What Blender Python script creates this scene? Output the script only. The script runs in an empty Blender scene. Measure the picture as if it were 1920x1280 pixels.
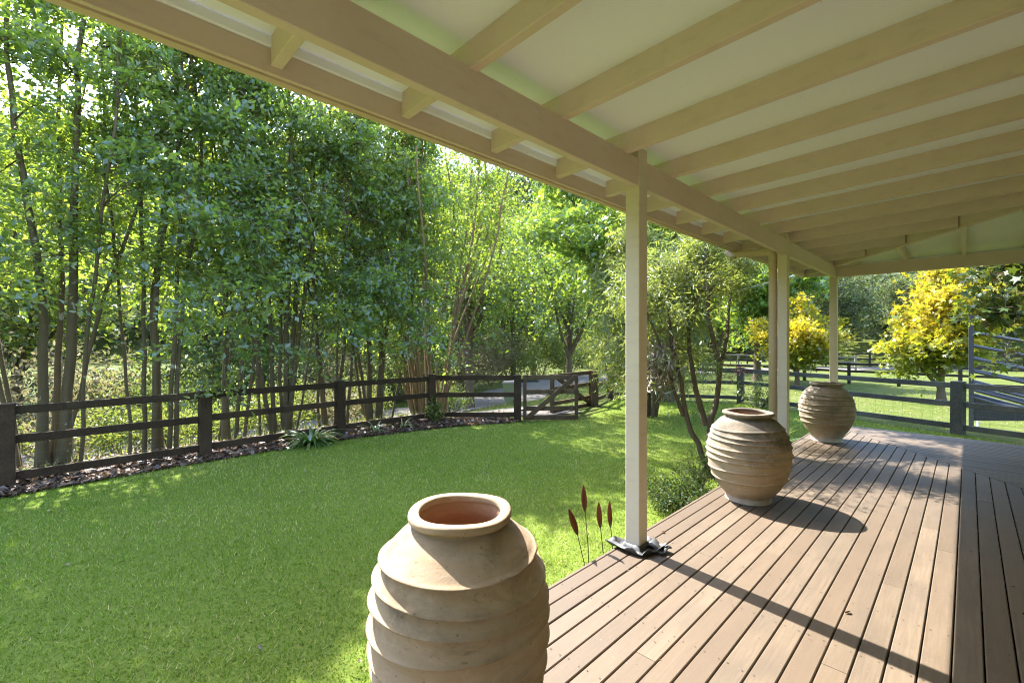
import bpy, math, random
import numpy as np
from mathutils import Vector, Matrix

# ------------------------------------------------------------------ camera, sky, sun, exposure
sc = bpy.context.scene
col = sc.collection
R = math.radians
cam_d = bpy.data.cameras.new('camera')
cam = bpy.data.objects.new('camera', cam_d)
col.objects.link(cam)
cam_d.sensor_width = 36.0
cam_d.lens = 36.0 * 853.0 / 1920.0
cam_d.shift_y = -5.0 / 1920.0
cam_d.clip_start = 0.05
cam_d.clip_end = 2000.0
cam.location = (0.0, 0.0, 1.35)
cam.rotation_euler = (R(90), 0, math.atan(856 / 853.0))
sc.camera = cam

SUN_EL = R(50.0)
SUN_AZ = R(174.0)            # direction towards the sun in the XY plane (from -X, a little +Y)
SUN_DIR = Vector((math.cos(SUN_AZ) * math.cos(SUN_EL), math.sin(SUN_AZ) * math.cos(SUN_EL), math.sin(SUN_EL)))
world = bpy.data.worlds.new('World')
sc.world = world
world.use_nodes = True
wn = world.node_tree.nodes
wl = world.node_tree.links
wn.clear()
sky = wn.new('ShaderNodeTexSky')
sky.sky_type = 'NISHITA'
sky.sun_disc = False
sky.sun_elevation = SUN_EL
sky.sun_rotation = math.pi / 2 - SUN_AZ
sky.air_density = 1.0
sky.dust_density = 1.0
sky.ozone_density = 1.0
bg = wn.new('ShaderNodeBackground')
bg.inputs['Strength'].default_value = 0.15
out = wn.new('ShaderNodeOutputWorld')
wl.new(sky.outputs[0], bg.inputs['Color'])
wl.new(bg.outputs[0], out.inputs['Surface'])
sun_d = bpy.data.lights.new('sun', 'SUN')
sun_d.energy = 2.5
sun_d.angle = R(0.53)
sun_d.color = (1.0, 0.985, 0.955)
sun = bpy.data.objects.new('sun', sun_d)
col.objects.link(sun)
sun.rotation_euler = SUN_DIR.to_track_quat('Z', 'Y').to_euler()
sun.location = (-20, 5, 30)
sc.view_settings.view_transform = 'Standard'
sc.view_settings.look = 'None'
sc.view_settings.gamma = 1.0
sc.view_settings.use_curve_mapping = False
sc.view_settings.exposure = 3.28
sc.cycles.filter_width = 1.1
sc.cycles.max_bounces = 10
sc.cycles.diffuse_bounces = 6
sc.cycles.transmission_bounces = 6
sc.cycles.glossy_bounces = 3
sc.cycles.caustics_reflective = False
sc.cycles.caustics_refractive = False

rng = np.random.default_rng(7)
random.seed(7)

# ------------------------------------------------------------------ material helpers
class NT:
    def __init__(s, name):
        s.m = bpy.data.materials.new(name)
        s.m.use_nodes = True
        s.t = s.m.node_tree
        s.n = s.t.nodes
        s.n.clear()
        s.out = s.n.new('ShaderNodeOutputMaterial')
    def new(s, ty, **kw):
        n = s.n.new(ty)
        for k, v in kw.items():
            if k.startswith('i_'):
                key = k[2:].replace('_', ' ')
                key = int(key) if key.isdigit() else key
                n.inputs[key].default_value = v
            else:
                setattr(n, k, v)
        return n
    def link(s, a, b):
        s.t.links.new(a, b)
    def coord(s, kind='Object', scale=(1, 1, 1)):
        tc = s.new('ShaderNodeTexCoord')
        mp = s.new('ShaderNodeMapping')
        mp.inputs['Scale'].default_value = scale
        s.link(tc.outputs[kind], mp.inputs['Vector'])
        return mp.outputs[0]
    def noise(s, vec, scale, detail=4, rough=0.55, dist=0.0):
        n = s.new('ShaderNodeTexNoise')
        n.inputs['Scale'].default_value = scale
        n.inputs['Detail'].default_value = detail
        n.inputs['Roughness'].default_value = rough
        n.inputs['Distortion'].default_value = dist
        if vec is not None:
            s.link(vec, n.inputs['Vector'])
        return n.outputs[0]
    def ramp(s, fac, stops):
        r = s.new('ShaderNodeValToRGB')
        e = r.color_ramp.elements
        while len(e) < len(stops):
            e.new(0.5)
        for i, (p, c) in enumerate(stops):
            e[i].position = p
            if not hasattr(c, '__len__'):
                c = (c, c, c)
            e[i].color = (*c, 1)
        s.link(fac, r.inputs[0])
        return r.outputs[0]
    def mix(s, fac, a, b, mode='MIX'):
        m = s.new('ShaderNodeMix')
        m.data_type = 'RGBA'
        m.blend_type = mode
        for n_, v in ((0, fac), (6, a), (7, b)):
            sock = m.inputs[n_]
            if hasattr(v, 'is_output'):
                s.link(v, sock)
            elif hasattr(v, '__len__'):
                sock.default_value = (*v, 1)
            else:
                sock.default_value = v if n_ == 0 else (v, v, v, 1)
        return m.outputs[2]
    def math(s, op, a, b=0.0):
        m = s.new('ShaderNodeMath')
        m.operation = op
        for sock, v in ((m.inputs[0], a), (m.inputs[1], b)):
            if hasattr(v, 'is_output'):
                s.link(v, sock)
            else:
                sock.default_value = v
        return m.outputs[0]
    def bump(s, h, strength=0.3, dist=0.01):
        b = s.new('ShaderNodeBump')
        b.inputs['Strength'].default_value = strength
        b.inputs['Distance'].default_value = dist
        s.link(h, b.inputs['Height'])
        return b.outputs[0]
    def principled(s, color, rough=0.7, normal=None, spec=0.4, metal=0.0):
        p = s.new('ShaderNodeBsdfPrincipled')
        if hasattr(color, 'is_output'):
            s.link(color, p.inputs['Base Color'])
        else:
            p.inputs['Base Color'].default_value = (*color, 1)
        if hasattr(rough, 'is_output'):
            s.link(rough, p.inputs['Roughness'])
        else:
            p.inputs['Roughness'].default_value = rough
        p.inputs['Specular IOR Level'].default_value = spec
        p.inputs['Metallic'].default_value = metal
        if normal is not None:
            s.link(normal, p.inputs['Normal'])
        s.link(p.outputs[0], s.out.inputs[0])
        return p
    def objrand(s):
        return s.new('ShaderNodeObjectInfo').outputs['Random']

M = {}

def m_paint(name, base, dark, rough=0.6, saw=True):
    t = NT(name)
    v = t.coord('Object')
    n1 = t.noise(v, 2.2, 5, 0.6)
    c = t.mix(t.ramp(n1, [(0.35, 0.0), (0.75, 1.0)]), base, dark)
    sp = t.noise(v, 95, 2, 0.6)
    c = t.mix(t.ramp(sp, [(0.70, 0.0), (0.78, 0.55)]), c, tuple(x * 0.45 for x in base))
    r = t.objrand()
    c = t.mix(t.math('MULTIPLY', r, 0.10), c, tuple(x * 0.55 for x in base))
    gr = t.noise(t.coord('Object', (3, 3, 9)), 3.0, 6, 0.7)
    c = t.mix(t.ramp(gr, [(0.52, 0.0), (0.78, 0.30)]), c, tuple(x * 0.55 for x in dark))
    vs = t.coord('Object', (30, 30, 220)) if saw else v
    h = t.noise(vs, 2.0, 3, 0.6)
    t.principled(c, rough, t.bump(h, 0.22, 0.004), 0.3)
    return t.m

M['paint'] = m_paint('beige_paint', (0.67, 0.545, 0.465), (0.615, 0.495, 0.41))
M['gutterpaint'] = m_paint('gutter_paint', (0.62, 0.48, 0.36), (0.56, 0.43, 0.31), 0.45, False)
M['postpaint'] = m_paint('post_paint', (0.68, 0.585, 0.48), (0.63, 0.535, 0.42))
M['wallpaint'] = m_paint('wall_paint', (0.80, 0.78, 0.76), (0.77, 0.745, 0.72), 0.6, False)

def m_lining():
    t = NT('blue_tinted_lining')
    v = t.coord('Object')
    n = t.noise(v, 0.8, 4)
    c = t.mix(n, (0.855, 0.885, 0.985), (0.825, 0.855, 0.955))  # white lining, blue tint put into the colour to cancel yellow-green bounce light
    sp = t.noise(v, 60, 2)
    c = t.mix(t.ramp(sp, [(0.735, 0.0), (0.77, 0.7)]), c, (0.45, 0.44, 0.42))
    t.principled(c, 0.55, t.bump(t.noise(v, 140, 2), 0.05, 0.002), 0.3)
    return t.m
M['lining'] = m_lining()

def m_deck():
    t = NT('weathered_deck_timber')
    tc = t.new('ShaderNodeTexCoord')
    oi = t.new('ShaderNodeObjectInfo')
    add = t.new('ShaderNodeVectorMath', operation='ADD')
    sc_ = t.new('ShaderNodeVectorMath', operation='SCALE')
    sc_.inputs[0].default_value = (17.3, 9.1, 3.3)
    t.link(oi.outputs['Random'], sc_.inputs['Scale'])
    t.link(tc.outputs['Object'], add.inputs[0])
    t.link(sc_.outputs[0], add.inputs[1])
    mp = t.new('ShaderNodeMapping')
    mp.inputs['Scale'].default_value = (38, 1.7, 38)
    t.link(add.outputs[0], mp.inputs[0])
    grain = t.noise(mp.outputs[0], 2.4, 6, 0.65, 0.4)
    mp2 = t.new('ShaderNodeMapping')
    mp2.inputs['Scale'].default_value = (4.0, 1.6, 4.0)
    t.link(add.outputs[0], mp2.inputs[0])
    blot = t.noise(mp2.outputs[0], 1.2, 5, 0.6)
    c = t.ramp(grain, [(0.25, (0.122, 0.085, 0.052)), (0.5, (0.158, 0.114, 0.073)), (0.8, (0.193, 0.146, 0.097))])
    c = t.mix(t.ramp(blot, [(0.42, 0.0), (0.70, 0.75)]), c, (0.105, 0.079, 0.055))
    c = t.mix(t.ramp(oi.outputs['Random'], [(0.3, 0.0), (1.0, 0.75)]), c, (0.118, 0.080, 0.049))
    tone = t.ramp(t.math('FRACT', t.math('MULTIPLY', oi.outputs['Random'], 7.31)), [(0.0, 0.74), (1.0, 0.90)])
    c = t.mix(1.0, c, tone, 'MULTIPLY')
    fine = t.noise(add.outputs[0], 160, 2)
    c = t.mix(t.ramp(fine, [(0.70, 0.0), (0.76, 0.5)]), c, (0.42, 0.34, 0.25))
    hgt = t.mix(0.5, grain, blot)
    t.principled(c, 0.62, t.bump(hgt, 0.18, 0.004), 0.35)
    return t.m
M['deck'] = m_deck()

def m_fence(name, a, b, moss):
    t = NT(name)
    tc = t.new('ShaderNodeTexCoord')
    oi = t.new('ShaderNodeObjectInfo')
    add = t.new('ShaderNodeVectorMath', operation='ADD')
    t.link(tc.outputs['Object'], add.inputs[0])
    t.link(oi.outputs['Random'], add.inputs[1])
    n = t.noise(add.outputs[0], 5, 5, 0.6)
    g = t.noise(add.outputs[0], 42, 3, 0.6)
    c = t.mix(n, a, b)
    c = t.mix(t.ramp(t.noise(add.outputs[0], 3.2, 5, 0.65), [(0.50, 0.0), (0.72, 0.75)]), c, moss)
    c = t.mix(t.ramp(g, [(0.35, 0.75), (0.65, 0.0)]), c, tuple(x * 0.45 for x in a))
    c = t.mix(t.ramp(t.noise(add.outputs[0], 1.6, 4, 0.6), [(0.45, 0.0), (0.75, 0.5)]), c, tuple(min(1, x * 1.7) for x in b))
    t.principled(c, 0.85, t.bump(g, 0.5, 0.006), 0.2)
    return t.m
M['fence'] = m_fence('dark_fence_timber', (0.042, 0.025, 0.013), (0.062, 0.039, 0.021), (0.046, 0.038, 0.014))
M['gate'] = m_fence('brown_gate_timber', (0.088, 0.055, 0.029), (0.122, 0.082, 0.046), (0.088, 0.076, 0.032))
M['greyfence'] = m_fence('grey_fence_timber', (0.095, 0.092, 0.086), (0.14, 0.134, 0.122), (0.075, 0.072, 0.055))
M['farfence'] = m_fence('far_fence_timber', (0.030, 0.024, 0.018), (0.05, 0.04, 0.03), (0.03, 0.028, 0.02))
M['palefence'] = m_fence('pale_fence_timber', (0.16, 0.14, 0.11), (0.24, 0.21, 0.17), (0.12, 0.11, 0.08))

def m_bark(name, a, b, lich, amt=0.66):
    t = NT(name)
    v = t.coord('Object')
    vs = t.coord('Object', (1, 1, 0.25))
    n = t.noise(vs, 16, 5, 0.65)
    c = t.mix(n, a, b)
    bl = t.noise(v, 5.5, 3, 0.5, 0.6)
    c = t.mix(t.ramp(bl, [(amt, 0.0), (amt + 0.04, 0.8)]), c, lich)
    t.principled(c, 0.9, t.bump(n, 0.7, 0.02), 0.15)
    return t.m
M['bark'] = m_bark('mossy_bark', (0.075, 0.058, 0.032), (0.15, 0.118, 0.066), (0.36, 0.35, 0.28))
M['barkorange'] = m_bark('smooth_orange_bark', (0.155, 0.102, 0.052), (0.25, 0.170, 0.092), (0.30, 0.24, 0.16), 0.7)
M['barkdark'] = m_bark('dark_rough_bark', (0.075, 0.052, 0.034), (0.17, 0.125, 0.085), (0.16, 0.14, 0.10), 0.72)
M['barkgrey'] = m_bark('grey_bark', (0.16, 0.14, 0.115), (0.30, 0.27, 0.23), (0.36, 0.34, 0.30), 0.7)

def m_leaf(name, cols, trans, tfac=0.45, gloss=0.07, grough=0.35):
    """cols: ramp over the per-leaf random attribute; trans: light colour through the blade"""
    t = NT(name)
    a = t.new('ShaderNodeAttribute')
    a.attribute_name = 'rnd'
    c = t.ramp(a.outputs['Fac'], cols)
    d = t.new('ShaderNodeBsdfDiffuse')
    t.link(c, d.inputs[0])
    tr = t.new('ShaderNodeBsdfTranslucent')
    tcol = t.ramp(a.outputs['Fac'], trans)
    t.link(tcol, tr.inputs[0])
    mx = t.new('ShaderNodeMixShader')
    mx.inputs[0].default_value = tfac
    t.link(d.outputs[0], mx.inputs[1])
    t.link(tr.outputs[0], mx.inputs[2])
    g = t.new('ShaderNodeBsdfGlossy')
    g.inputs['Roughness'].default_value = grough
    g.inputs[0].default_value = (1, 1, 1, 1)
    mg = t.new('ShaderNodeMixShader')
    mg.inputs[0].default_value = gloss
    t.link(mx.outputs[0], mg.inputs[1])
    t.link(g.outputs[0], mg.inputs[2])
    t.link(mg.outputs[0], t.out.inputs[0])
    return t.m
M['lf_laurel'] = m_leaf('laurel_leaf', [(0, (0.034, 0.080, 0.036)), (0.6, (0.062, 0.122, 0.048)), (1, (0.12, 0.16, 0.046))],
                        [(0, (0.25, 0.40, 0.032)), (0.6, (0.40, 0.53, 0.045)), (1, (0.58, 0.64, 0.065))], 0.54, 0.07, 0.38)
M['lf_crape'] = m_leaf('crape_leaf', [(0, (0.042, 0.105, 0.024)), (0.7, (0.08, 0.155, 0.03)), (1, (0.17, 0.20, 0.04))],
                       [(0, (0.20, 0.34, 0.022)), (1, (0.46, 0.52, 0.045))], 0.45, 0.05)
M['lf_amber'] = m_leaf('liquidambar_leaf', [(0, (0.045, 0.115, 0.022)), (0.7, (0.09, 0.175, 0.032)), (1, (0.18, 0.22, 0.04))],
                       [(0, (0.22, 0.38, 0.025)), (1, (0.46, 0.54, 0.05))], 0.45, 0.05)
M['lf_brush'] = m_leaf('bottlebrush_leaf', [(0, (0.080, 0.130, 0.034)), (0.6, (0.15, 0.20, 0.050)), (0.9, (0.26, 0.27, 0.10)), (1, (0.30, 0.24, 0.15))],
                       [(0, (0.27, 0.36, 0.036)), (1, (0.46, 0.48, 0.08))], 0.42, 0.07)
M['lf_yellow'] = m_leaf('yellow_maple_leaf', [(0, (0.085, 0.125, 0.018)), (0.25, (0.19, 0.21, 0.020)), (0.5, (0.40, 0.315, 0.018)), (1, (0.52, 0.375, 0.022))],
                        [(0, (0.18, 0.26, 0.02)), (0.25, (0.34, 0.36, 0.02)), (0.5, (0.58, 0.45, 0.02)), (1, (0.68, 0.48, 0.022))], 0.42, 0.03)
M['lf_maple'] = m_leaf('green_maple_leaf', [(0, (0.045, 0.085, 0.026)), (0.6, (0.085, 0.125, 0.03)), (0.85, (0.20, 0.15, 0.03)), (1, (0.13, 0.05, 0.02))],
                       [(0, (0.14, 0.22, 0.018)), (0.8, (0.28, 0.28, 0.03)), (1, (0.28, 0.12, 0.025))], 0.35, 0.05)
M['lf_gum'] = m_leaf('gum_leaf', [(0, (0.050, 0.075, 0.030)), (0.6, (0.085, 0.110, 0.042)), (1, (0.13, 0.15, 0.058))],
                     [(0, (0.13, 0.18, 0.035)), (1, (0.24, 0.27, 0.065))], 0.3, 0.012, 0.6)
M['lf_hill'] = m_leaf('hill_forest_leaf', [(0, (0.036, 0.052, 0.024)), (0.6, (0.062, 0.080, 0.034)), (1, (0.105, 0.115, 0.048))],
                      [(0, (0.07, 0.10, 0.03)), (1, (0.15, 0.17, 0.055))], 0.22, 0.008, 0.6)
M['lf_shrub'] = m_leaf('shrub_leaf', [(0, (0.058, 0.098, 0.022)), (0.6, (0.105, 0.14, 0.032)), (1, (0.18, 0.17, 0.06))],
                       [(0, (0.20, 0.28, 0.028)), (1, (0.36, 0.36, 0.07))], 0.40, 0.03)
M['lf_dry'] = m_leaf('dry_shrub_leaf', [(0, (0.10, 0.095, 0.045)), (0.6, (0.155, 0.13, 0.072)), (1, (0.21, 0.17, 0.11))],
                     [(0, (0.22, 0.21, 0.07)), (1, (0.34, 0.28, 0.15))], 0.35, 0.01)
M['lf_strap'] = m_leaf('strap_leaf', [(0, (0.055, 0.125, 0.03)), (0.8, (0.115, 0.20, 0.045)), (1, (0.30, 0.28, 0.06))],
                       [(0, (0.25, 0.42, 0.03)), (1, (0.50, 0.52, 0.06))], 0.35, 0.12, 0.28)
M['lf_cover'] = m_leaf('ground_cover_leaf', [(0, (0.025, 0.055, 0.018)), (0.7, (0.045, 0.085, 0.026)), (1, (0.12, 0.085, 0.04))],
                       [(0, (0.12, 0.22, 0.025)), (1, (0.26, 0.28, 0.04))], 0.3, 0.02, 0.5)
M['grass'] = m_leaf('lawn_grass', [(0, (0.075, 0.128, 0.014)), (0.5, (0.185, 0.265, 0.028)), (0.85, (0.31, 0.35, 0.060)), (1, (0.50, 0.43, 0.19))],
                    [(0, (0.20, 0.38, 0.020)), (0.8, (0.36, 0.50, 0.04)), (1, (0.50, 0.44, 0.16))], 0.32, 0.006, 0.5)
M['roughgrass'] = m_leaf('rough_grass', [(0, (0.06, 0.09, 0.014)), (0.6, (0.14, 0.165, 0.03)), (1, (0.30, 0.25, 0.12))],
                         [(0, (0.16, 0.24, 0.02)), (0.8, (0.28, 0.33, 0.04)), (1, (0.34, 0.30, 0.12))], 0.4, 0.02)
M['litter'] = m_leaf('leaf_litter', [(0, (0.040, 0.026, 0.019)), (0.5, (0.110, 0.064, 0.040)), (0.9, (0.17, 0.11, 0.07)), (1, (0.36, 0.29, 0.24))],
                     [(0, (0.10, 0.06, 0.03)), (1, (0.3, 0.2, 0.1))], 0.12, 0.03)
M['twig'] = m_leaf('dry_twig', [(0, (0.25, 0.20, 0.14)), (1, (0.48, 0.42, 0.33))], [(0, (0.2, 0.15, 0.1)), (1, (0.3, 0.25, 0.2))], 0.1, 0.02)

def m_lawn():
    t = NT('lawn_ground')
    v = t.coord('Object')
    n = t.noise(v, 0.7, 5)
    c = t.mix(n, (0.075, 0.120, 0.016), (0.105, 0.150, 0.024))
    f = t.noise(v, 60, 4, 0.7)
    c = t.mix(t.ramp(f, [(0.35, 0.0), (0.75, 1.0)]), c, (0.18, 0.20, 0.035))
    t.principled(c, 0.9, t.bump(f, 0.8, 0.02), 0.1)
    return t.m
M['lawn'] = m_lawn()

def m_field():
    t = NT('paddock_ground')
    v = t.coord('Object')
    n = t.noise(v, 0.22, 6, 0.6)
    n2 = t.noise(v, 2.6, 6, 0.7)
    c = t.mix(t.ramp(n, [(0.35, 0.0), (0.65, 1.0)]), (0.058, 0.077, 0.011), (0.082, 0.092, 0.020))
    c = t.mix(t.ramp(n2, [(0.52, 0.0), (0.70, 0.75)]), c, (0.16, 0.14, 0.068))
    f = t.noise(v, 24, 4, 0.7)
    c = t.mix(t.ramp(f, [(0.4, 0.0), (0.8, 0.5)]), c, (0.06, 0.09, 0.016))
    t.principled(c, 0.95, t.bump(f, 0.7, 0.03), 0.1)
    return t.m
M['field'] = m_field()

def m_gravel(name, a, b, s=40):
    t = NT(name)
    v = t.coord('Object')
    n = t.noise(v, s, 4, 0.7)
    n2 = t.noise(v, 1.3, 4)
    c = t.mix(n, a, b)
    c = t.mix(t.ramp(n2, [(0.45, 0.0), (0.75, 0.5)]), c, tuple(x * 0.6 for x in a))
    t.principled(c, 0.95, t.bump(n, 0.6, 0.02), 0.1)
    return t.m
M['gravel'] = m_gravel('drive_gravel', (0.120, 0.104, 0.088), (0.175, 0.152, 0.132))
M['mulch'] = m_gravel('bark_mulch', (0.055, 0.036, 0.026), (0.12, 0.080, 0.058), 55)

def m_pot(name, base, warm, dark, darkamt, lime):
    t = NT(name)
    v = t.coord('Object')
    vs = t.coord('Object', (1, 1, 9))
    n = t.noise(vs, 3.0, 5, 0.6)
    c = t.mix(t.ramp(n, [(0.3, 0.0), (0.7, 1.0)]), base, warm)
    st = t.noise(v, 3.6, 6, 0.68, 0.5)
    sep = t.new('ShaderNodeSeparateXYZ')
    t.link(v, sep.inputs[0])
    up = t.new('ShaderNodeMapRange')
    up.inputs['From Min'].default_value = 0.30
    up.inputs['From Max'].default_value = 0.62
    t.link(sep.outputs['Z'], up.inputs['Value'])
    k = t.math('ADD', st, t.math('MULTIPLY', up.outputs[0], darkamt))
    c = t.mix(t.ramp(k, [(0.56, 0.0), (0.80, 0.85)]), c, dark)
    vst = t.coord('Object', (9, 9, 0.8))
    run = t.noise(vst, 2.0, 4, 0.6)
    c = t.mix(t.ramp(run, [(0.58, 0.0), (0.75, 0.35)]), c, tuple(x * 0.62 for x in warm))
    if lime:
        lo = t.new('ShaderNodeMapRange')
        lo.inputs['From Min'].default_value = 0.02
        lo.inputs['From Max'].default_value = 0.20
        lo.inputs['To Min'].default_value = 1
        lo.inputs['To Max'].default_value = 0
        t.link(sep.outputs['Z'], lo.inputs['Value'])
        lk = t.math('MULTIPLY', lo.outputs[0], t.math('MULTIPLY', t.noise(vst, 1.6, 5, 0.6), lime))
        c = t.mix(lk, c, (0.56, 0.52, 0.50))
    wh = t.noise(t.coord('Object', (1.4, 1.4, 2.2)), 5.5, 6, 0.7, 0.8)
    c = t.mix(t.ramp(wh, [(0.52, 0.0), (0.72, 0.5)]), c, tuple(min(0.62, x * 1.28 + 0.03) for x in base))
    mo = t.noise(t.coord('Object', (2, 2, 5)), 6.0, 6, 0.7, 0.4)
    c = t.mix(t.ramp(mo, [(0.60, 0.0), (0.70, 0.55)]), c, dark)
    sp = t.noise(v, 70, 3, 0.6)
    c = t.mix(t.ramp(sp, [(0.64, 0.0), (0.72, 0.7)]), c, (0.12, 0.085, 0.06))
    h = t.mix(0.45, t.noise(v, 90, 4, 0.65), t.noise(t.coord('Object', (1, 1, 18)), 4, 3))
    t.principled(c, 0.9, t.bump(h, 0.45, 0.005), 0.15)
    return t.m
M['pot1'] = m_pot('terracotta_clean', (0.385, 0.285, 0.198), (0.345, 0.235, 0.142), (0.10, 0.072, 0.05), 0.07, 0)
M['pot2'] = m_pot('terracotta_lichen', (0.37, 0.288, 0.205), (0.32, 0.228, 0.145), (0.10, 0.088, 0.072), 0.25, 0.6)
M['pot3'] = m_pot('terracotta_lime', (0.345, 0.272, 0.205), (0.295, 0.212, 0.146), (0.145, 0.13, 0.11), 0.20, 1.5)
M['potin'] = m_pot('terracotta_inside', (0.34, 0.20, 0.125), (0.31, 0.17, 0.10), (0.20, 0.11, 0.07), 0.0, 0)

def m_plain(name, c, rough=0.6, metal=0.0, spec=0.4, var=0.3, scale=20):
    t = NT(name)
    n = t.noise(t.coord('Object'), scale, 4)
    cc = t.mix(n, c, tuple(x * (1 - var) for x in c))
    t.principled(cc, rough, t.bump(n, 0.15, 0.004), spec, metal)
    return t.m
M['rust'] = m_plain('rusted_steel', (0.17, 0.050, 0.022), 0.85, 0.1, 0.2, 0.6, 60)
M['rod'] = m_plain('dark_rod', (0.06, 0.04, 0.03), 0.8, 0.2)
M['blackrubber'] = m_plain('black_flashing', (0.075, 0.073, 0.072), 0.55, 0.0, 0.5, 0.5, 14)
M['steel'] = m_plain('galvanised_steel', (0.08, 0.08, 0.095), 0.5, 0.4, 0.5, 0.35, 12)
M['wire'] = m_plain('fence_wire', (0.22, 0.20, 0.17), 0.6, 0.3)
M['rampdark'] = m_plain('ramp_sheet', (0.035, 0.035, 0.038), 0.8)
M['ramppipe'] = m_plain('ramp_pipe', (0.075, 0.075, 0.088), 0.55, 0.4)
M['bin'] = m_plain('green_bin_plastic', (0.24, 0.26, 0.13), 0.55, 0, 0.4, 0.1)
M['binlid'] = m_plain('bin_lid', (0.46, 0.34, 0.30), 0.6, 0, 0.4, 0.1)
M['wheel'] = m_plain('bin_tyre', (0.02, 0.02, 0.02), 0.8)
M['hub'] = m_plain('yellow_hub', (0.75, 0.40, 0.02), 0.5)
M['cable'] = m_plain('pale_cable', (0.70, 0.70, 0.70), 0.5)
M['joist'] = m_plain('dark_joist', (0.05, 0.035, 0.025), 0.9)
M['flower'] = m_plain('pink_flower', (0.65, 0.20, 0.14), 0.7)
M['plume'] = m_plain('dry_plume', (0.60, 0.46, 0.32), 0.9)
M['chain'] = m_plain('steel_chain', (0.30, 0.29, 0.27), 0.45, 0.7)

# ------------------------------------------------------------------ mesh helpers
def link(o, parent=None):
    col.objects.link(o)
    if parent is not None:
        o.parent = parent
    return o

def tag(o, label=None, cat=None, group=None, kind=None):
    if label: o['label'] = label
    if cat: o['category'] = cat
    if group: o['group'] = group
    if kind: o['kind'] = kind
    return o

def empty(name, loc=(0, 0, 0), label=None, cat=None, group=None, kind=None):
    o = bpy.data.objects.new(name, None)
    o.location = loc
    o.empty_display_size = 0.1
    link(o)
    tag(o, label, cat, group, kind)
    return o

class MB:
    def __init__(s):
        s.v = []
        s.f = []
    def add(s, verts, faces):
        b = len(s.v)
        s.v += [tuple(p) for p in verts]
        s.f += [tuple(i + b for i in f) for f in faces]
        return s
    def box(s, x0, x1, y0, y1, z0, z1, ch=0.0):
        if ch <= 0:
            return s.add([(x0, y0, z0), (x1, y0, z0), (x1, y1, z0), (x0, y1, z0), (x0, y0, z1), (x1, y0, z1), (x1, y1, z1), (x0, y1, z1)],
                         [(3, 2, 1, 0), (4, 5, 6, 7), (0, 1, 5, 4), (1, 2, 6, 5), (2, 3, 7, 6), (3, 0, 4, 7)])
        import bmesh
        bm = bmesh.new()
        bmesh.ops.create_cube(bm, size=1.0)
        for q in bm.verts:
            q.co = ((x0 + x1) / 2 + q.co.x * (x1 - x0), (y0 + y1) / 2 + q.co.y * (y1 - y0), (z0 + z1) / 2 + q.co.z * (z1 - z0))
        bmesh.ops.bevel(bm, geom=bm.edges[:], offset=ch, segments=1, affect='EDGES')
        bm.verts.index_update()
        s.add([q.co[:] for q in bm.verts], [[q.index for q in f.verts] for f in bm.faces])
        bm.free()
        return s
    def prism(s, poly, z0, z1):
        n = len(poly)
        return s.add([(p[0], p[1], z0) for p in poly] + [(p[0], p[1], z1) for p in poly],
                     [tuple(range(n))[::-1], tuple(range(n, 2 * n))] + [(i, (i + 1) % n, n + (i + 1) % n, n + i) for i in range(n)])
    def beam(s, a, b, w, h, ch=0.004, up=(0, 0, 1)):
        """a chamfered bar from a to b, w wide, h high (octagonal section)"""
        a = Vector(a); b = Vector(b); d = (b - a).normalized()
        u = Vector(up)
        sd = d.cross(u)
        if sd.length < 1e-4: sd = Vector((1, 0, 0))
        sd.normalize()
        u = sd.cross(d).normalized()
        hw, hh = w / 2, h / 2
        sec = [(-hw + ch, -hh), (hw - ch, -hh), (hw, -hh + ch), (hw, hh - ch), (hw - ch, hh), (-hw + ch, hh), (-hw, hh - ch), (-hw, -hh + ch)]
        vs = [a + sd * p + u * q for p, q in sec] + [b + sd * p + u * q for p, q in sec]
        n = 8
        return s.add(vs, [tuple(range(n)), tuple(range(n, 2 * n))[::-1]] + [(i, n + i, n + (i + 1) % n, (i + 1) % n) for i in range(n)])
    def tube(s, pts, rad, n=8, cap=True):
        pts = [Vector(p) for p in pts]
        if not hasattr(rad, '__len__'): rad = [rad] * len(pts)
        ref = None
        rings = []
        for i, p in enumerate(pts):
            d = (pts[min(i + 1, len(pts) - 1)] - pts[max(i - 1, 0)])
            if d.length < 1e-9: d = Vector((0, 0, 1))
            d.normalize()
            if ref is None:
                ref = d.orthogonal().normalized()
            ref = (ref - d * ref.dot(d))
            if ref.length < 1e-5: ref = d.orthogonal()
            ref.normalize()
            b = d.cross(ref)
            rings.append([p + (ref * math.cos(2 * math.pi * k / n) + b * math.sin(2 * math.pi * k / n)) * rad[i] for k in range(n)])
        vs = [q for r in rings for q in r]
        fs = []
        for i in range(len(pts) - 1):
            for k in range(n):
                fs.append((i * n + k, i * n + (k + 1) % n, (i + 1) * n + (k + 1) % n, (i + 1) * n + k))
        if cap:
            fs.append(tuple(range(n))[::-1])
            fs.append(tuple(range((len(pts) - 1) * n, len(pts) * n)))
        return s.add(vs, fs)
    def mesh(s, name, mat, smooth=False):
        me = bpy.data.meshes.new(name)
        me.from_pydata(s.v, [], s.f)
        me.materials.append(mat)
        if smooth:
            me.polygons.foreach_set('use_smooth', [True] * len(me.polygons))
        me.update()
        return me
    def build(s, name, mat, parent=None, smooth=False):
        o = bpy.data.objects.new(name, s.mesh(name, mat, smooth))
        link(o, parent)
        if parent is not None:
            o.location = (0, 0, 0)
            pl = parent
            off = Vector((0, 0, 0))
            while pl is not None:
                off += pl.location
                pl = pl.parent
            o.data.transform(Matrix.Translation(-off))
        return o

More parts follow.
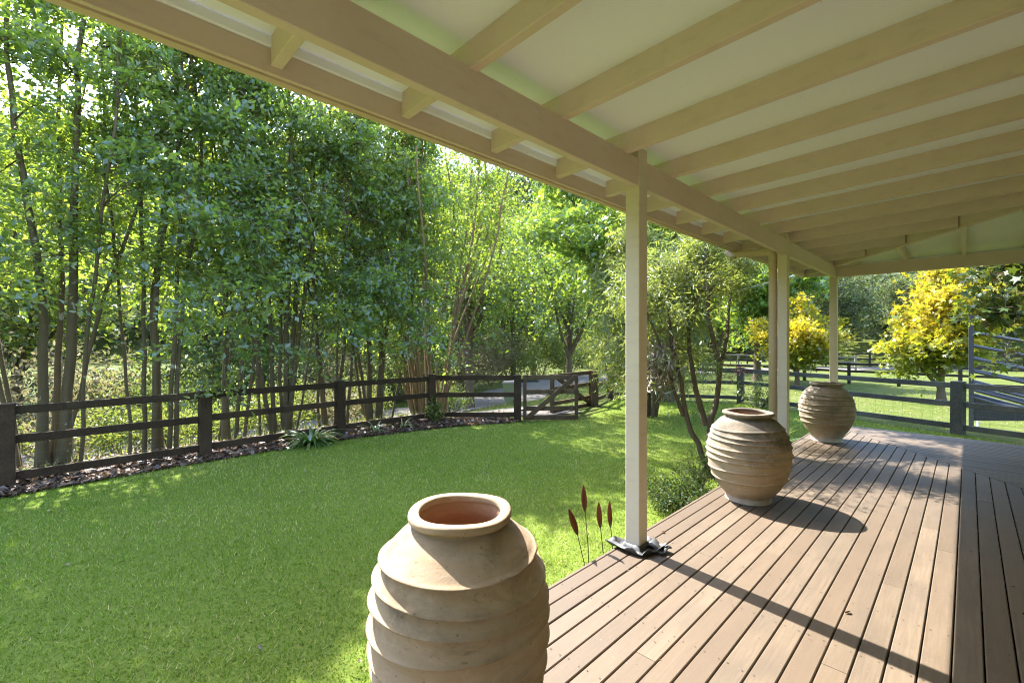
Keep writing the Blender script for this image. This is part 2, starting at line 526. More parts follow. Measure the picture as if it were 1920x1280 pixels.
def centre(o):
    """put the object's origin at its middle, so that procedural textures differ from piece to piece"""
    me = o.data
    n = len(me.vertices)
    a = np.empty(n * 3)
    me.vertices.foreach_get('co', a)
    c = Vector(a.reshape(-1, 3).mean(0))
    me.transform(Matrix.Translation(-c))
    o.location = o.location + c
    return o

def fast_mesh(name, V, F, mat, rnd=None, smooth=False):
    """V (n,3), F (m,k) int"""
    me = bpy.data.meshes.new(name)
    k = F.shape[1]
    me.vertices.add(len(V))
    me.vertices.foreach_set('co', np.ascontiguousarray(V, dtype=np.float32).ravel())
    me.loops.add(F.size)
    me.loops.foreach_set('vertex_index', np.ascontiguousarray(F, dtype=np.int32).ravel())
    me.polygons.add(len(F))
    me.polygons.foreach_set('loop_start', np.arange(0, F.size, k, dtype=np.int32))
    me.polygons.foreach_set('loop_total', np.full(len(F), k, dtype=np.int32))
    if smooth:
        me.polygons.foreach_set('use_smooth', np.ones(len(F), dtype=bool))
    if rnd is not None:
        at = me.attributes.new('rnd', 'FLOAT', 'POINT')
        at.data.foreach_set('value', np.ascontiguousarray(rnd, dtype=np.float32))
    me.materials.append(mat)
    me.update(calc_edges=True)
    return me

def norm(a):
    return a / np.maximum(np.linalg.norm(a, axis=-1, keepdims=True), 1e-9)

T_LEAF = (np.array([(-.5, 0, 0), (0.02, .5, .12), (.5, 0, -.06), (0.02, -.5, .12)]), np.array([(0, 3, 2), (0, 2, 1)]))
T_BLADE = (np.array([(-.5, 0, 0), (-.1, .5, .08), (.5, 0, -.10), (-.1, -.5, .08)]), np.array([(0, 3, 2), (0, 2, 1)]))
def _star():
    pts = []
    for i in range(5):
        a = math.radians(-120 + 60 * i)
        pts.append((0.62 * math.cos(a) * (1.0 if i == 2 else 0.88), 0.62 * math.sin(a), -0.05))
        if i < 4:
            b = a + math.radians(30)
            pts.append((0.27 * math.cos(b), 0.27 * math.sin(b), 0.03))
    v = [(-0.12, 0, 0.04)] + pts
    return np.array(v), np.array([(0, i, i + 1) for i in range(1, len(pts))])
T_STAR = _star()

def leaf_mesh(name, P, A, N, L, W, mat, tmpl=T_LEAF, rnd=None):
    """P centres, A axis directions, N rough normals, L lengths, W widths"""
    A = norm(A)
    S = norm(np.cross(N, A))
    U = np.cross(A, S)
    tv, tf = tmpl
    n, k = len(P), len(tv)
    V = (P[:, None, :] + A[:, None, :] * (tv[None, :, 0:1] * L[:, None, None]) + S[:, None, :] * (tv[None, :, 1:2] * W[:, None, None])
         + U[:, None, :] * (tv[None, :, 2:3] * L[:, None, None]))
    F = (tf[None, :, :] + (np.arange(n) * k)[:, None, None]).reshape(-1, 3)
    if rnd is None:
        rnd = rng.random(n)
    return fast_mesh(name, V.reshape(-1, 3), F, mat, np.repeat(rnd, k))

def place_mesh(name, me, parent=None, loc=None):
    o = bpy.data.objects.new(name, me)
    link(o, parent)
    if parent is not None:
        me.transform(Matrix.Translation(-parent.location))
    elif loc is not None:
        me.transform(Matrix.Translation(-Vector(loc)))
        o.location = loc
    return o

# ------------------------------------------------------------------ terrain
POLY = np.array([(-7.7, -14), (-7.7, 5.4), (-6.5, 6.6), (-6.6, 9.6), (-7.1, 10.9), (-4.13, 12.5), (-.15, 11.15), (8, 8.4), (8, -14)], float)
def poly_dist(X, Y):
    X = np.asarray(X, float); Y = np.asarray(Y, float)
    best = np.full(X.shape, 1e9)
    ins = np.zeros(X.shape, bool)
    for i in range(len(POLY)):
        a = POLY[i]; b = POLY[(i + 1) % len(POLY)]; ab = b - a
        t = np.clip(((X - a[0]) * ab[0] + (Y - a[1]) * ab[1]) / (ab @ ab), 0, 1)
        best = np.minimum(best, np.hypot(X - a[0] - t * ab[0], Y - a[1] - t * ab[1]))
        if a[1] != b[1]:
            c = ((a[1] > Y) != (b[1] > Y)) & (X < (b[0] - a[0]) * (Y - a[1]) / (b[1] - a[1]) + a[0])
            ins ^= c
    return np.where(ins, 0.0, best)
def terrain(X, Y):
    X = np.asarray(X, float); Y = np.asarray(Y, float)
    d = poly_dist(X, Y)
    z = -0.30 - np.clip(0.19 * (d - 0.8), 0, 0.95)
    z = z + np.where(d > 3, 0.06 * np.sin(X * 0.31 + 1.0) * np.cos(Y * 0.27) * np.clip((d - 3) / 5, 0, 1), 0)
    r = np.hypot(X, Y)
    az = np.arctan2(Y, X)
    hill = np.clip((r - 62) / 120, 0, 1)
    amp = 50 + 11 * np.sin(az * 3.1 + 0.7) + 6 * np.sin(az * 7.3)
    return z + hill * hill * (3 - 2 * hill) * amp
def tz(x, y):
    return float(terrain(np.array([x]), np.array([y]))[0])

def axis_grid(lo, hi):
    a = [0.0]
    step = 0.5
    while a[-1] < hi:
        step = min(step * 1.055, 14) if a[-1] > 14 else 0.5
        a.append(a[-1] + step)
    b = [0.0]
    step = 0.5
    while b[-1] > lo:
        step = min(step * 1.055, 14) if b[-1] < -14 else 0.5
        b.append(b[-1] - step)
    return np.array(b[::-1] + a[1:])
gx = axis_grid(-420, 420)
gy = axis_grid(-420, 420)
GX, GY = np.meshgrid(gx, gy)
GZ = terrain(GX, GY)
nx, ny = len(gx), len(gy)
idx = np.arange(nx * ny).reshape(ny, nx)
Fq = np.stack([idx[:-1, :-1], idx[:-1, 1:], idx[1:, 1:], idx[1:, :-1]], -1).reshape(-1, 4)
ter = fast_mesh('ground', np.stack([GX, GY, GZ], -1).reshape(-1, 3), Fq, M['field'], smooth=True)
tag(place_mesh('ground', ter), 'paddock and hillside ground', None, None, 'structure')

# lawn sheet inside the fence
BEDX = [(-14, -7.0), (-0.43, -7.06), (0.59, -7.15), (2.14, -7.21), (3.25, -7.18), (4.72, -6.93), (5.6, -6.65), (6.3, -6.28)]
lawn_poly = [(-6.95, -12)] + [(x, y) for y, x in BEDX[1:]] + [(-5.5, 7.6), (-6.2, 9.2), (-6.75, 10.6), (-4.1, 12.3), (-0.2, 10.95), (7, 8.6), (7, -12)]
mb = MB()
mb.add([(x, y, -0.296) for x, y in lawn_poly], [tuple(range(len(lawn_poly)))[::-1]])
lawn = mb.build('lawn', M['lawn'])
tag(lawn, None, None, None, 'structure')
lawn['label'] = 'mown green lawn between deck and fence'

# garden bed of mulch
bed = [(x, y) for y, x in BEDX] + [(-6.5, 6.55), (-7.3, 6.0), (-8.0, 5.5), (-8.05, -14)]
mb = MB()
mb.add([(x, y, -0.285) for x, y in bed], [tuple(range(len(bed)))])
tag(mb.build('garden_bed', M['mulch']), 'dark mulch bed along the timber fence', None, None, 'structure')

# gravel drive
def ribbon(name, pts, w, mat, lift):
    P = np.array(pts, float)
    d = np.r_[0, np.cumsum(np.hypot(*np.diff(P, axis=0).T))]
    t = np.arange(0, d[-1], 0.7)
    C = np.stack([np.interp(t, d, P[:, 0]), np.interp(t, d, P[:, 1])], -1)
    for _ in range(6):
        C[1:-1] = (C[:-2] + C[1:-1] * 2 + C[2:]) / 4
    T = norm(np.gradient(C, axis=0))
    Nn = np.stack([-T[:, 1], T[:, 0]], -1)
    k = 7
    V = []
    for j in range(k):
        o = (j / (k - 1) - 0.5) * w
        ed = 0.22 * np.sin(t * 1.7 + j) * (1 if j in (0, k - 1) else 0)
        q = C + Nn * (o + ed)[:, None] if hasattr(ed, '__len__') else C + Nn * o
        V.append(np.c_[q, terrain(q[:, 0], q[:, 1]) + lift])
    V = np.stack(V, 1)
    n = len(t)
    ii = np.arange(n * k).reshape(n, k)
    F = np.stack([ii[:-1, :-1], ii[:-1, 1:], ii[1:, 1:], ii[1:, :-1]], -1).reshape(-1, 4)
    return fast_mesh(name, V.reshape(-1, 3), F, mat, smooth=True)
DRIVE = [(-16, -14), (-13.5, -4), (-12.8, 3), (-13.0, 9), (-15, 15), (-17.5, 22), (-17.5, 30), (-13, 42), (-5, 52), (10, 60)]
tag(place_mesh('driveway', ribbon('driveway', DRIVE, 3.4, M['gravel'], 0.03)), 'pale gravel driveway beyond the garden gate', None, None, 'structure')
PATH = [(-6.3, 7.6), (-7.6, 8.2), (-10, 8.4), (-12.5, 8.6)]
tag(place_mesh('gravel_path', ribbon('gravel_path', PATH, 1.5, M['gravel'], 0.02)), 'gravel apron outside the garden gate', None, None, 'structure')

# ------------------------------------------------------------------ deck
deck = empty('deck', (0, 0, 0), None, None, None, 'structure')
deck['label'] = 'weathered brown timber verandah deck'
PITCH, GAP = 0.0968, 0.0058
DX0 = -1.598           # first gap line
HX, HY = 1.0, 5.32     # house corner
def mitre_y(x):
    return 8.70 - 1.30 * (x + 1.60)
def mitre_x(y):
    return -1.60 + (8.70 - y) / 1.30
def board(x0, x1, ya0, ya1, yb0, yb1, z=0.0):
    """chamfered board lying along Y; ends may be cut at an angle: y at (x0,x1) of near end a and far end b"""
    c = 0.0035
    sec = [(x0, -0.021), (x0, -c), (x0 + c, 0), (x1 - c, 0), (x1, -c), (x1, -0.021)]
    f = lambda x, u, v: u + (v - u) * (x - x0) / (x1 - x0)
    va = [(x, f(x, ya0, ya1), z + q) for x, q in sec]
    vb = [(x, f(x, yb0, yb1), z + q) for x, q in sec]
    mbb = MB()
    n = 6
    mbb.add(va + vb, [tuple(range(n))[::-1], tuple(range(n, 2 * n))] + [(i, (i + 1) % n, n + (i + 1) % n, n + i) for i in range(n)])
    return mbb
def swap(mb_):
    """turn a board from along Y to along X (x<->y), flipping faces"""
    mb_.v = [(p[1], p[0], p[2]) for p in mb_.v]
    mb_.f = [f[::-1] for f in mb_.f]
    return mb_
i = 0
x = DX0
while x < HX - 0.02:
    a, b = x + GAP / 2, min(x + PITCH - GAP / 2, HX - 0.004)
    cuts = [-3.2]
    y = -3.2 + random.uniform(1.0, 3.5)
    while y < mitre_y(x) - 0.8:
        cuts.append(y)
        y += random.uniform(2.4, 4.6)
    zz = [random.uniform(-0.0012, 0.0012) for _ in range(len(cuts) + 1)]
    for k in range(len(cuts)):
        last = k == len(cuts) - 1
        e0 = (mitre_y(a) - 0.004) if last else cuts[k + 1] - 0.0012
        e1 = (mitre_y(b) - 0.004) if last else cuts[k + 1] - 0.0012
        centre(board(a, b, cuts[k], cuts[k], e0, e1, zz[k]).build('deck_board', M['deck'], deck))
    x += PITCH
# boards of the return side run the other way
y = 8.69
while y > HY + 0.03:
    y0, y1 = max(y - PITCH + GAP / 2, HY), y - GAP / 2
    xs = (mitre_x(y0) + 0.004, mitre_x(y1) + 0.004)
    xe = random.uniform(2.2, 4.5)
    o = swap(board(y0, y1, xs[0], xs[1], xe, xe, random.uniform(-0.001, 0.001))).build('deck_board', M['deck'], deck)
    # local Y is the grain direction of the material: rotate the mesh data under a turned object
    o.data.transform(Matrix.Rotation(-math.pi / 2, 4, 'Z'))
    centre(o)
    o.location = Matrix.Rotation(math.pi / 2, 4, 'Z') @ o.location
    o.rotation_euler = (0, 0, math.pi / 2)
    y -= PITCH
MB().box(-1.622, -1.601, -3.2, 8.715, -0.16, -0.002, 0.003).build('edge_board', M['deck'], deck)
o = MB().box(-8.715, -8.694, -1.6, 5.0, -0.16, -0.002, 0.003)
o.v = [(-p[1], -p[0], p[2]) for p in o.v]
o.v = [(-p[0], p[1], p[2]) for p in o.v]
o.f = [f for f in o.f]
ob = MB().box(-1.6, 5.0, 8.694, 8.715, -0.16, -0.003, 0.003).build('edge_board', M['deck'], deck)
mb = MB()
for k in range(27):
    yy = -3.0 + k * 0.45
    mb.box(-1.595, min(HX, mitre_x(yy) if yy > 5 else HX), yy, yy + 0.045, -0.16, -0.0235)
for k in range(10):
    xx = -1.2 + k * 0.45
    mb.box(xx, xx + 0.045, max(HY + .02, mitre_y(xx) + .06) if xx < HX else HY + .02, 8.69, -0.16, -0.0235)
mb.build('joist', M['joist'], deck)
MB().prism([(-1.59, -3.2), (HX, -3.2), (HX, HY), (5, HY), (5, 8.68), (-1.59, 8.68)], -0.295, -0.165).build('deck_base', M['joist'], deck)

# ------------------------------------------------------------------ house wall (out of frame, carries the roof)
house = empty('house', (HX, HY, 0), 'cream weatherboard house wall behind the verandah', 'house')
for k in range(15):
    z0 = 0.004 + k * 0.178
    mb = MB()
    mb.add([(HX, -3.2, z0), (HX, HY, z0), (HX - 0.022, HY + 0.022, z0), (HX - 0.022, -3.2, z0),
            (HX, -3.2, z0 + 0.18), (HX, HY, z0 + 0.18), (HX - 0.004, HY + 0.004, z0 + 0.18), (HX - 0.004, -3.2, z0 + 0.18)],
           [(0, 1, 2, 3), (7, 6, 5, 4), (3, 2, 6, 7), (0, 3, 7, 4)])
    mb.build('weatherboard', M['wallpaint'], house)
    mb = MB()
    mb.add([(5, HY, z0), (HX, HY, z0), (HX - 0.022, HY + 0.022, z0), (5, HY + 0.022, z0),
            (5, HY, z0 + 0.18), (HX, HY, z0 + 0.18), (HX - 0.004, HY + 0.004, z0 + 0.18), (5, HY + 0.004, z0 + 0.18)],
           [(3, 2, 1, 0), (4, 5, 6, 7), (7, 6, 2, 3), (4, 7, 3, 0)])
    mb.build('weatherboard', M['wallpaint'], house)
MB().box(HX + 0.002, 5, -3.2, HY - 0.002, -0.3, 2.75).build('wall', M['wallpaint'], house)

# ------------------------------------------------------------------ verandah roof
ver = empty('verandah', (-1.51, 2.63, 0), 'beige painted timber verandah with white lined roof over the deck', 'verandah')
XE, YE = -2.0, 9.2          # inner faces of the fascias
def zl(x): return 2.575 + 0.032 * (x + 2.0)          # underside of lining, main side
def zl2(y): return 2.575 + 0.032 * (YE - y) / 1.30     # return side
def hip_y(x): return YE - 1.30 * (x - XE)
def hip_x(y): return XE + (YE - y) / 1.30
# lining
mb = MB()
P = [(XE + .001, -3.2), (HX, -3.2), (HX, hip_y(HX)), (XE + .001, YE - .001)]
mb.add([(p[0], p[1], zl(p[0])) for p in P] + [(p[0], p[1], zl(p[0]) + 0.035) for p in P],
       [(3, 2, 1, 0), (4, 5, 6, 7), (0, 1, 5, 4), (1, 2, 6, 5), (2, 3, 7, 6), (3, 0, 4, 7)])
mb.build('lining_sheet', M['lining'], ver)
mb = MB()
P = [(HX, hip_y(HX)), (5, hip_y(HX)), (5, YE - .001), (XE + .002, YE - .001)]
mb.add([(p[0], p[1], zl2(p[1]) - .0005) for p in P] + [(p[0], p[1], zl2(p[1]) + 0.034) for p in P],
       [(3, 2, 1, 0), (4, 5, 6, 7), (0, 1, 5, 4), (1, 2, 6, 5), (2, 3, 7, 6), (3, 0, 4, 7)])
mb.build('lining_sheet', M['wallpaint'], ver)
# rafters
RD, RW = 0.118, 0.045
y = 0.632 - 6 * 0.602
while y < 9.0:
    xe = HX if y + RW < hip_y(HX) else hip_x(y) - 0.035
    xa = XE + 0.002
    if xe - xa > 0.15:
        y0, y1 = y - RW / 2, y + RW / 2
        z0, z1 = zl(xa), zl(xe)
        c = 0.003
        mb = MB()
        sec = [(y0 + c, -RD), (y1 - c, -RD), (y1, -RD + c), (y1, 0.002), (y0, 0.002), (y0, -RD + c)]
        mb.add([(xa, a_, z0 + q) for a_, q in sec] + [(xe, a_, z1 + q) for a_, q in sec],
               [tuple(range(6))[::-1], tuple(range(6, 12))] + [(i_, (i_ + 1) % 6, 6 + (i_ + 1) % 6, 6 + i_) for i_ in range(6)])
        centre(mb.build('rafter', M['paint'], ver))
    y += 0.602
x = -1.24
while x < 4.5:
    ys = HY if x > HX else hip_y(x) + 0.045
    if YE - ys > 0.15:
        x0, x1 = x - RW / 2, x + RW / 2
        mb = MB()
        sec = [(x0, -RD), (x1, -RD), (x1, 0.002), (x0, 0.002)]
        mb.add([(a_, ys, zl2(ys) + q) for a_, q in sec] + [(a_, YE - .002, zl2(YE) + q) for a_, q in sec],
               [(0, 1, 2, 3), (7, 6, 5, 4)] + [((i_ + 1) % 4, i_, 4 + i_, 4 + (i_ + 1) % 4) for i_ in range(4)])
        centre(mb.build('rafter', M['paint'], ver))
    x += 0.6
# hip rafter
mb = MB()
a = Vector((XE + .02, YE - .02, zl(XE) - 0.065)); b = Vector((HX, hip_y(HX), zl(HX) - 0.065))
mb.beam(a, b, 0.05, 0.142, 0.003)
mb.build('hip_rafter', M['paint'], ver)
# beams, fascias, gutter, cover strip
MB().box(-1.513, -1.467, -3.2, 8.705, 2.312, 2.487, 0.003).build('beam', M['paint'], ver)
MB().box(-1.462, 5.0, 8.66, 8.706, 2.316, 2.489, 0.003).build('beam', M['paint'], ver)
MB().box(XE - 0.022, XE, -3.2, YE + .02, 2.427, 2.527, 0.002).build('fascia_board', M['paint'], ver)
MB().box(XE - 0.002, 5.0, YE, YE + 0.022, 2.425, 2.527, 0.002).build('fascia_board', M['paint'], ver)
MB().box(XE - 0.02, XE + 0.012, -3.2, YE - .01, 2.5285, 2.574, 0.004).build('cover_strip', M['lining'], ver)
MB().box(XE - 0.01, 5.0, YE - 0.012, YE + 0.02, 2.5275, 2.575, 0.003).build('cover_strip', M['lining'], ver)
def gutter(swapaxes):
    prof = [(-0.024, 2.419), (-0.066, 2.419), (-0.086, 2.432), (-0.122, 2.505), (-0.126, 2.55), (-0.116, 2.55), (-0.112, 2.505), (-0.08, 2.44), (-0.066, 2.427), (-0.034, 2.427), (-0.034, 2.56), (-0.024, 2.56)]
    n = len(prof)
    mbb = MB()
    if not swapaxes:
        va = [(XE + p, -3.2, q) for p, q in prof]; vb = [(XE + p, YE - p, q) for p, q in prof]
    else:
        va = [(XE + p, YE - p, q) for p, q in prof]; vb = [(5.0, YE - p, q) for p, q in prof]
    mbb.add(va + vb, [tuple(range(n)), tuple(range(n, 2 * n))[::-1]] + [(i_, n + i_, n + (i_ + 1) % n, (i_ + 1) % n) for i_ in range(n)])
    return mbb
gutter(False).build('gutter', M['gutterpaint'], ver)
gutter(True).build('gutter', M['gutterpaint'], ver)
# posts
for y0, zb in ((2.582, 0.004), (5.880, 0.003), (8.655, 0.003), (-0.55, 0.003)):
    p = MB().box(-1.558, -1.460, y0, y0 + 0.103, zb, 2.555 if y0 < 8 else 2.47, 0.004).build('post', M['postpaint'], ver)
    if y0 > 0 and y0 < 8:
        for dz, dx in ((2.40, 0.02), (2.44, 0.066)):
            bm_ = MB()
            if dx < 0.03:
                bm_.tube([(-1.52, y0 + 0.001, dz), (-1.52, y0 - 0.006, dz)], 0.006, 8)
            else:
                bm_.tube([(-1.461, y0 + 0.05, dz), (-1.453, y0 + 0.05, dz)], 0.008, 8)
            bm_.build('bolt', M['postpaint'], p)
# downpipe
dp = MB()
dp.tube([(-2.112, 5.925, 2.47), (-2.112, 5.925, 2.425), (-2.105, 5.925, 2.400), (-2.085, 5.925, 2.388), (-1.68, 5.925, 2.379), (-1.635, 5.925, 2.368), (-1.618, 5.925, 2.33), (-1.618, 5.925, -0.29)], 0.044, 18)
dpo = dp.build('downpipe', M['gutterpaint'], ver, True)
for a_, b_ in (((-2.112, 5.925, 2.455), (-2.112, 5.925, 2.405)), ((-2.06, 5.925, 2.387), (-2.09, 5.925, 2.388)), ((-1.618, 5.925, 2.325), (-1.618, 5.925, 2.29)), ((-1.618, 5.925, 1.2), (-1.618, 5.925, 1.18))):
    MB().tube([a_, b_], 0.0475, 18).build('collar', M['gutterpaint'], dpo, False)

# ------------------------------------------------------------------ pots
def interp_profile(ctrl, n):
    c = np.array(ctrl)
    d = np.r_[0, np.cumsum(np.hypot(*np.diff(c, axis=0).T))]
    # Catmull-Rom through control points
    t = np.linspace(0, d[-1], n)
    res = []
    for q in t:
        k = min(np.searchsorted(d, q, 'right') - 1, len(c) - 2)
        u = (q - d[k]) / (d[k + 1] - d[k])
        p0, p1, p2, p3 = c[max(k - 1, 0)], c[k], c[k + 1], c[min(k + 2, len(c) - 1)]
        res.append(0.5 * ((2 * p1) + (-p0 + p2) * u + (2 * p0 - 5 * p1 + 4 * p2 - p3) * u * u + (-p0 + 3 * p1 - 3 * p2 + p3) * u ** 3))
    return np.array(res)
def smooth_noise(th, z, seed, fr=(2, 3, 5)):
    g = np.random.default_rng(seed)
    s = 0
    for k in fr:
        s = s + np.sin(k * th + g.uniform(0, 6.3) + z * g.uniform(3, 9)) / k
    return s
def pot(name, loc, label, ctrl, ridges, mat, seed, ridge_h=0.008, ledge=0.5, rim_r=0.17, rim_z=0.74, rim_w=0.045, tilt=0.0, chip=0.0, soft=0.026):
    root = empty(name, loc, label, 'pot', 'terracotta pots on the deck')
    NT_, NZ = 128, 260
    pr = interp_profile(ctrl, NZ)
    th = np.linspace(0, 2 * math.pi, NT_, endpoint=False)
    V = np.zeros((NZ, NT_, 3))
    for k in range(NZ):
        r0, z0 = pr[k]
        r = np.full(NT_, r0) + 0.0035 * smooth_noise(th, z0, seed)
        z = np.full(NT_, z0)
        for j, rz in enumerate(ridges):
            zc = rz + 0.010 * np.sin(th + seed + j * 1.9) + 0.004 * np.sin(2 * th + j)
            dz = z0 - zc
            # a lip: steep below, soft above
            r = r + ridge_h * np.where(dz < 0, np.exp(-(dz / 0.0045) ** 2), (1 - ledge) * np.exp(-(dz / 0.007) ** 2) + ledge * np.exp(-(dz / soft) ** 2))
        V[k] = np.stack([r * np.cos(th), r * np.sin(th), z], -1)
    ii = np.arange(NZ * NT_).reshape(NZ, NT_)
    F = np.stack([ii[:-1], np.roll(ii[:-1], -1, 1), np.roll(ii[1:], -1, 1), ii[1:]], -1).reshape(-1, 4)
    body = place_mesh('body', fast_mesh('body', V.reshape(-1, 3), F, M[mat], smooth=True))
    body.parent = root
    # foot disc and inner wall
    inn = [(0.0, 0.30), (rim_r * 0.9, 0.31), (rim_r * 1.25, 0.42), (rim_r * 1.12, rim_z - 0.15), (rim_r - 0.024, rim_z - 0.07), (rim_r - 0.022, rim_z - 0.022)]
    pi = interp_profile(inn, 40)
    V = np.stack([pi[:, None, 0] * np.cos(th), pi[:, None, 0] * np.sin(th), np.repeat(pi[:, 1:2], NT_, 1)], -1)
    ii = np.arange(40 * NT_).reshape(40, NT_)
    F = np.stack([ii[1:], np.roll(ii[1:], -1, 1), np.roll(ii[:-1], -1, 1), ii[:-1]], -1).reshape(-1, 4)
    o = place_mesh('inner_wall', fast_mesh('inner_wall', V.reshape(-1, 3), F, M['potin'], smooth=True))
    o.parent = root
    # rolled rim
    NS = 26
    ph = np.linspace(0, 2 * math.pi, NS, endpoint=False)
    cx, cz = rim_r - rim_w * 0.25, rim_z - 0.016
    ex = np.sign(np.cos(ph)) * np.abs(np.cos(ph)) ** 0.65 * rim_w / 2
    ez = np.sign(np.sin(ph)) * np.abs(np.sin(ph)) ** 0.75 * 0.016
    V = np.zeros((NT_, NS, 3))
    for k in range(NT_):
        w = 0.0012 * math.sin(2 * th[k] + seed) + 0.001 * math.sin(5 * th[k])
        cz2 = cz + 0.003 * math.sin(3 * th[k] + seed) + chip * min(0, 0.5 * (math.sin(4 * th[k] + seed) + math.sin(7 * th[k])))
        V[k] = np.stack([(cx + ex + w) * math.cos(th[k]), (cx + ex + w) * math.sin(th[k]), cz2 + ez], -1)
    ii = np.arange(NT_ * NS).reshape(NT_, NS)
    nxt = np.roll(ii, -1, 0)
    F = np.stack([ii, nxt, np.roll(nxt, -1, 1), np.roll(ii, -1, 1)], -1).reshape(-1, 4)
    o = place_mesh('rim', fast_mesh('rim', V.reshape(-1, 3), F, M[mat], smooth=True))
    o.parent = root
    root.rotation_euler = (0, tilt, seed)
    return root
pot('terracotta_pot', (-1.277, 1.013, 0.002), 'pale ribbed terracotta pot with clean pink rim, nearest at the deck edge',
    [(0.0, 0.0), (0.20, 0.0), (0.21, 0.015), (0.228, 0.05), (0.258, 0.13), (0.280, 0.22), (0.291, 0.32), (0.291, 0.42), (0.281, 0.51), (0.256, 0.595), (0.222, 0.652), (0.176, 0.690), (0.156, 0.705), (0.158, 0.730)],
    [0.095, 0.165, 0.24, 0.315, 0.390, 0.463, 0.535, 0.604], 'pot1', 1, 0.027, 0.62, 0.172, 0.746, 0.040, soft=0.032)
pot('terracotta_pot', (-1.315, 4.125, 0.002), 'grey stained ribbed terracotta pot standing before the post with the downpipe',
    [(0.0, 0.0), (0.166, 0.0), (0.176, 0.012), (0.178, 0.045), (0.205, 0.075), (0.246, 0.128), (0.296, 0.241), (0.318, 0.354), (0.318, 0.44), (0.299, 0.524), (0.264, 0.608), (0.212, 0.668), (0.174, 0.688), (0.168, 0.715)],
    [0.20, 0.275, 0.345, 0.405, 0.455, 0.505, 0.555, 0.605], 'pot2', 2, 0.0105, 0.20, 0.188, 0.738, 0.040)
pot('terracotta_pot', (-1.335, 7.24, 0.002), 'lime whitened ribbed terracotta pot by the far corner post',
    [(0.0, 0.0), (0.165, 0.0), (0.174, 0.015), (0.178, 0.05), (0.196, 0.085), (0.250, 0.17), (0.291, 0.272), (0.311, 0.38), (0.309, 0.47), (0.286, 0.568), (0.241, 0.655), (0.192, 0.702), (0.168, 0.722), (0.168, 0.745)],
    [0.255, 0.315, 0.375, 0.435, 0.495, 0.555, 0.615], 'pot3', 4, 0.0105, 0.20, 0.182, 0.768, 0.040, 0.0, 0.006)

# ------------------------------------------------------------------ crumpled flashing round the foot of the post
def flashing():
    root = empty('post_flashing', (-1.51, 2.633, 0.0), 'black crumpled rubber flashing folded round the foot of the nearest post', 'flashing')
    cx, cy = -1.509, 2.633
    # rings: tight against post, then flaring out with folds
    base = [(-.052, -.055), (.0, -.055), (.052, -.055), (.052, 0), (.052, .056), (0, .056), (-.052, .056), (-.052, 0)]
    outr = [(-.185, -.085), (-.02, -.115), (.085, -.10), (.125, -.02), (.16, .105), (.03, .10), (-.09, .09), (-.13, -.0)]
    N = 48
    def loop(ctrl, k):
        u = k / N * 8
        i0 = int(u) % 8; f = u - int(u)
        a_, b_ = ctrl[i0], ctrl[(i0 + 1) % 8]
        return (a_[0] + (b_[0] - a_[0]) * f, a_[1] + (b_[1] - a_[1]) * f)
    V = []; F = []
    lv = [(0.0, 0.050), (0.10, 0.022), (0.45, 0.007), (0.80, 0.016), (1.0, 0.034)]
    g = np.random.default_rng(3)
    wob = g.normal(0, 1, (len(lv), N))
    wob = (wob + np.roll(wob, 1, 1) + np.roll(wob, -1, 1)) / 3
    for j, (s_, z_) in enumerate(lv):
        for k in range(N):
            a_ = loop(base, k); b_ = loop(outr, k)
            zz_ = z_ + wob[j, k] * 0.008 * (0.3 + s_)
            if j == 4:
                zz_ += 0.012 * math.sin(k * 0.9) + (0.02 if 24 <= k <= 30 else 0)
            V.append((cx + a_[0] + (b_[0] - a_[0]) * s_, cy + a_[1] + (b_[1] - a_[1]) * s_, max(zz_, 0.004)))
    for j in range(len(lv) - 1):
        for k in range(N):
            F.append((j * N + k, j * N + (k + 1) % N, (j + 1) * N + (k + 1) % N, (j + 1) * N + k))
    mbb = MB().add(V, F)
    o = mbb.build('skirt', M['blackrubber'], root, True)
    sm = o.modifiers.new('thick', 'SOLIDIFY'); sm.thickness = 0.004
    # folded scrap on the house side
    V = []; F = []
    for i_ in range(9):
        for j in range(7):
            u, v_ = i_ / 8, j / 6
            V.append((cx + 0.045 + 0.12 * u + 0.02 * v_, cy + 0.02 + 0.10 * v_, 0.012 + 0.045 * abs(math.sin(3.3 * u + 1.7 * v_)) * (1 - 0.5 * u) + g.normal(0, 0.005)))
    for i_ in range(8):
        for j in range(6):
            F.append((i_ * 7 + j, (i_ + 1) * 7 + j, (i_ + 1) * 7 + j + 1, i_ * 7 + j + 1))
    o = MB().add(V, F).build('folded_flap', M['blackrubber'], root, True)
    sm = o.modifiers.new('thick', 'SOLIDIFY'); sm.thickness = 0.004
flashing()

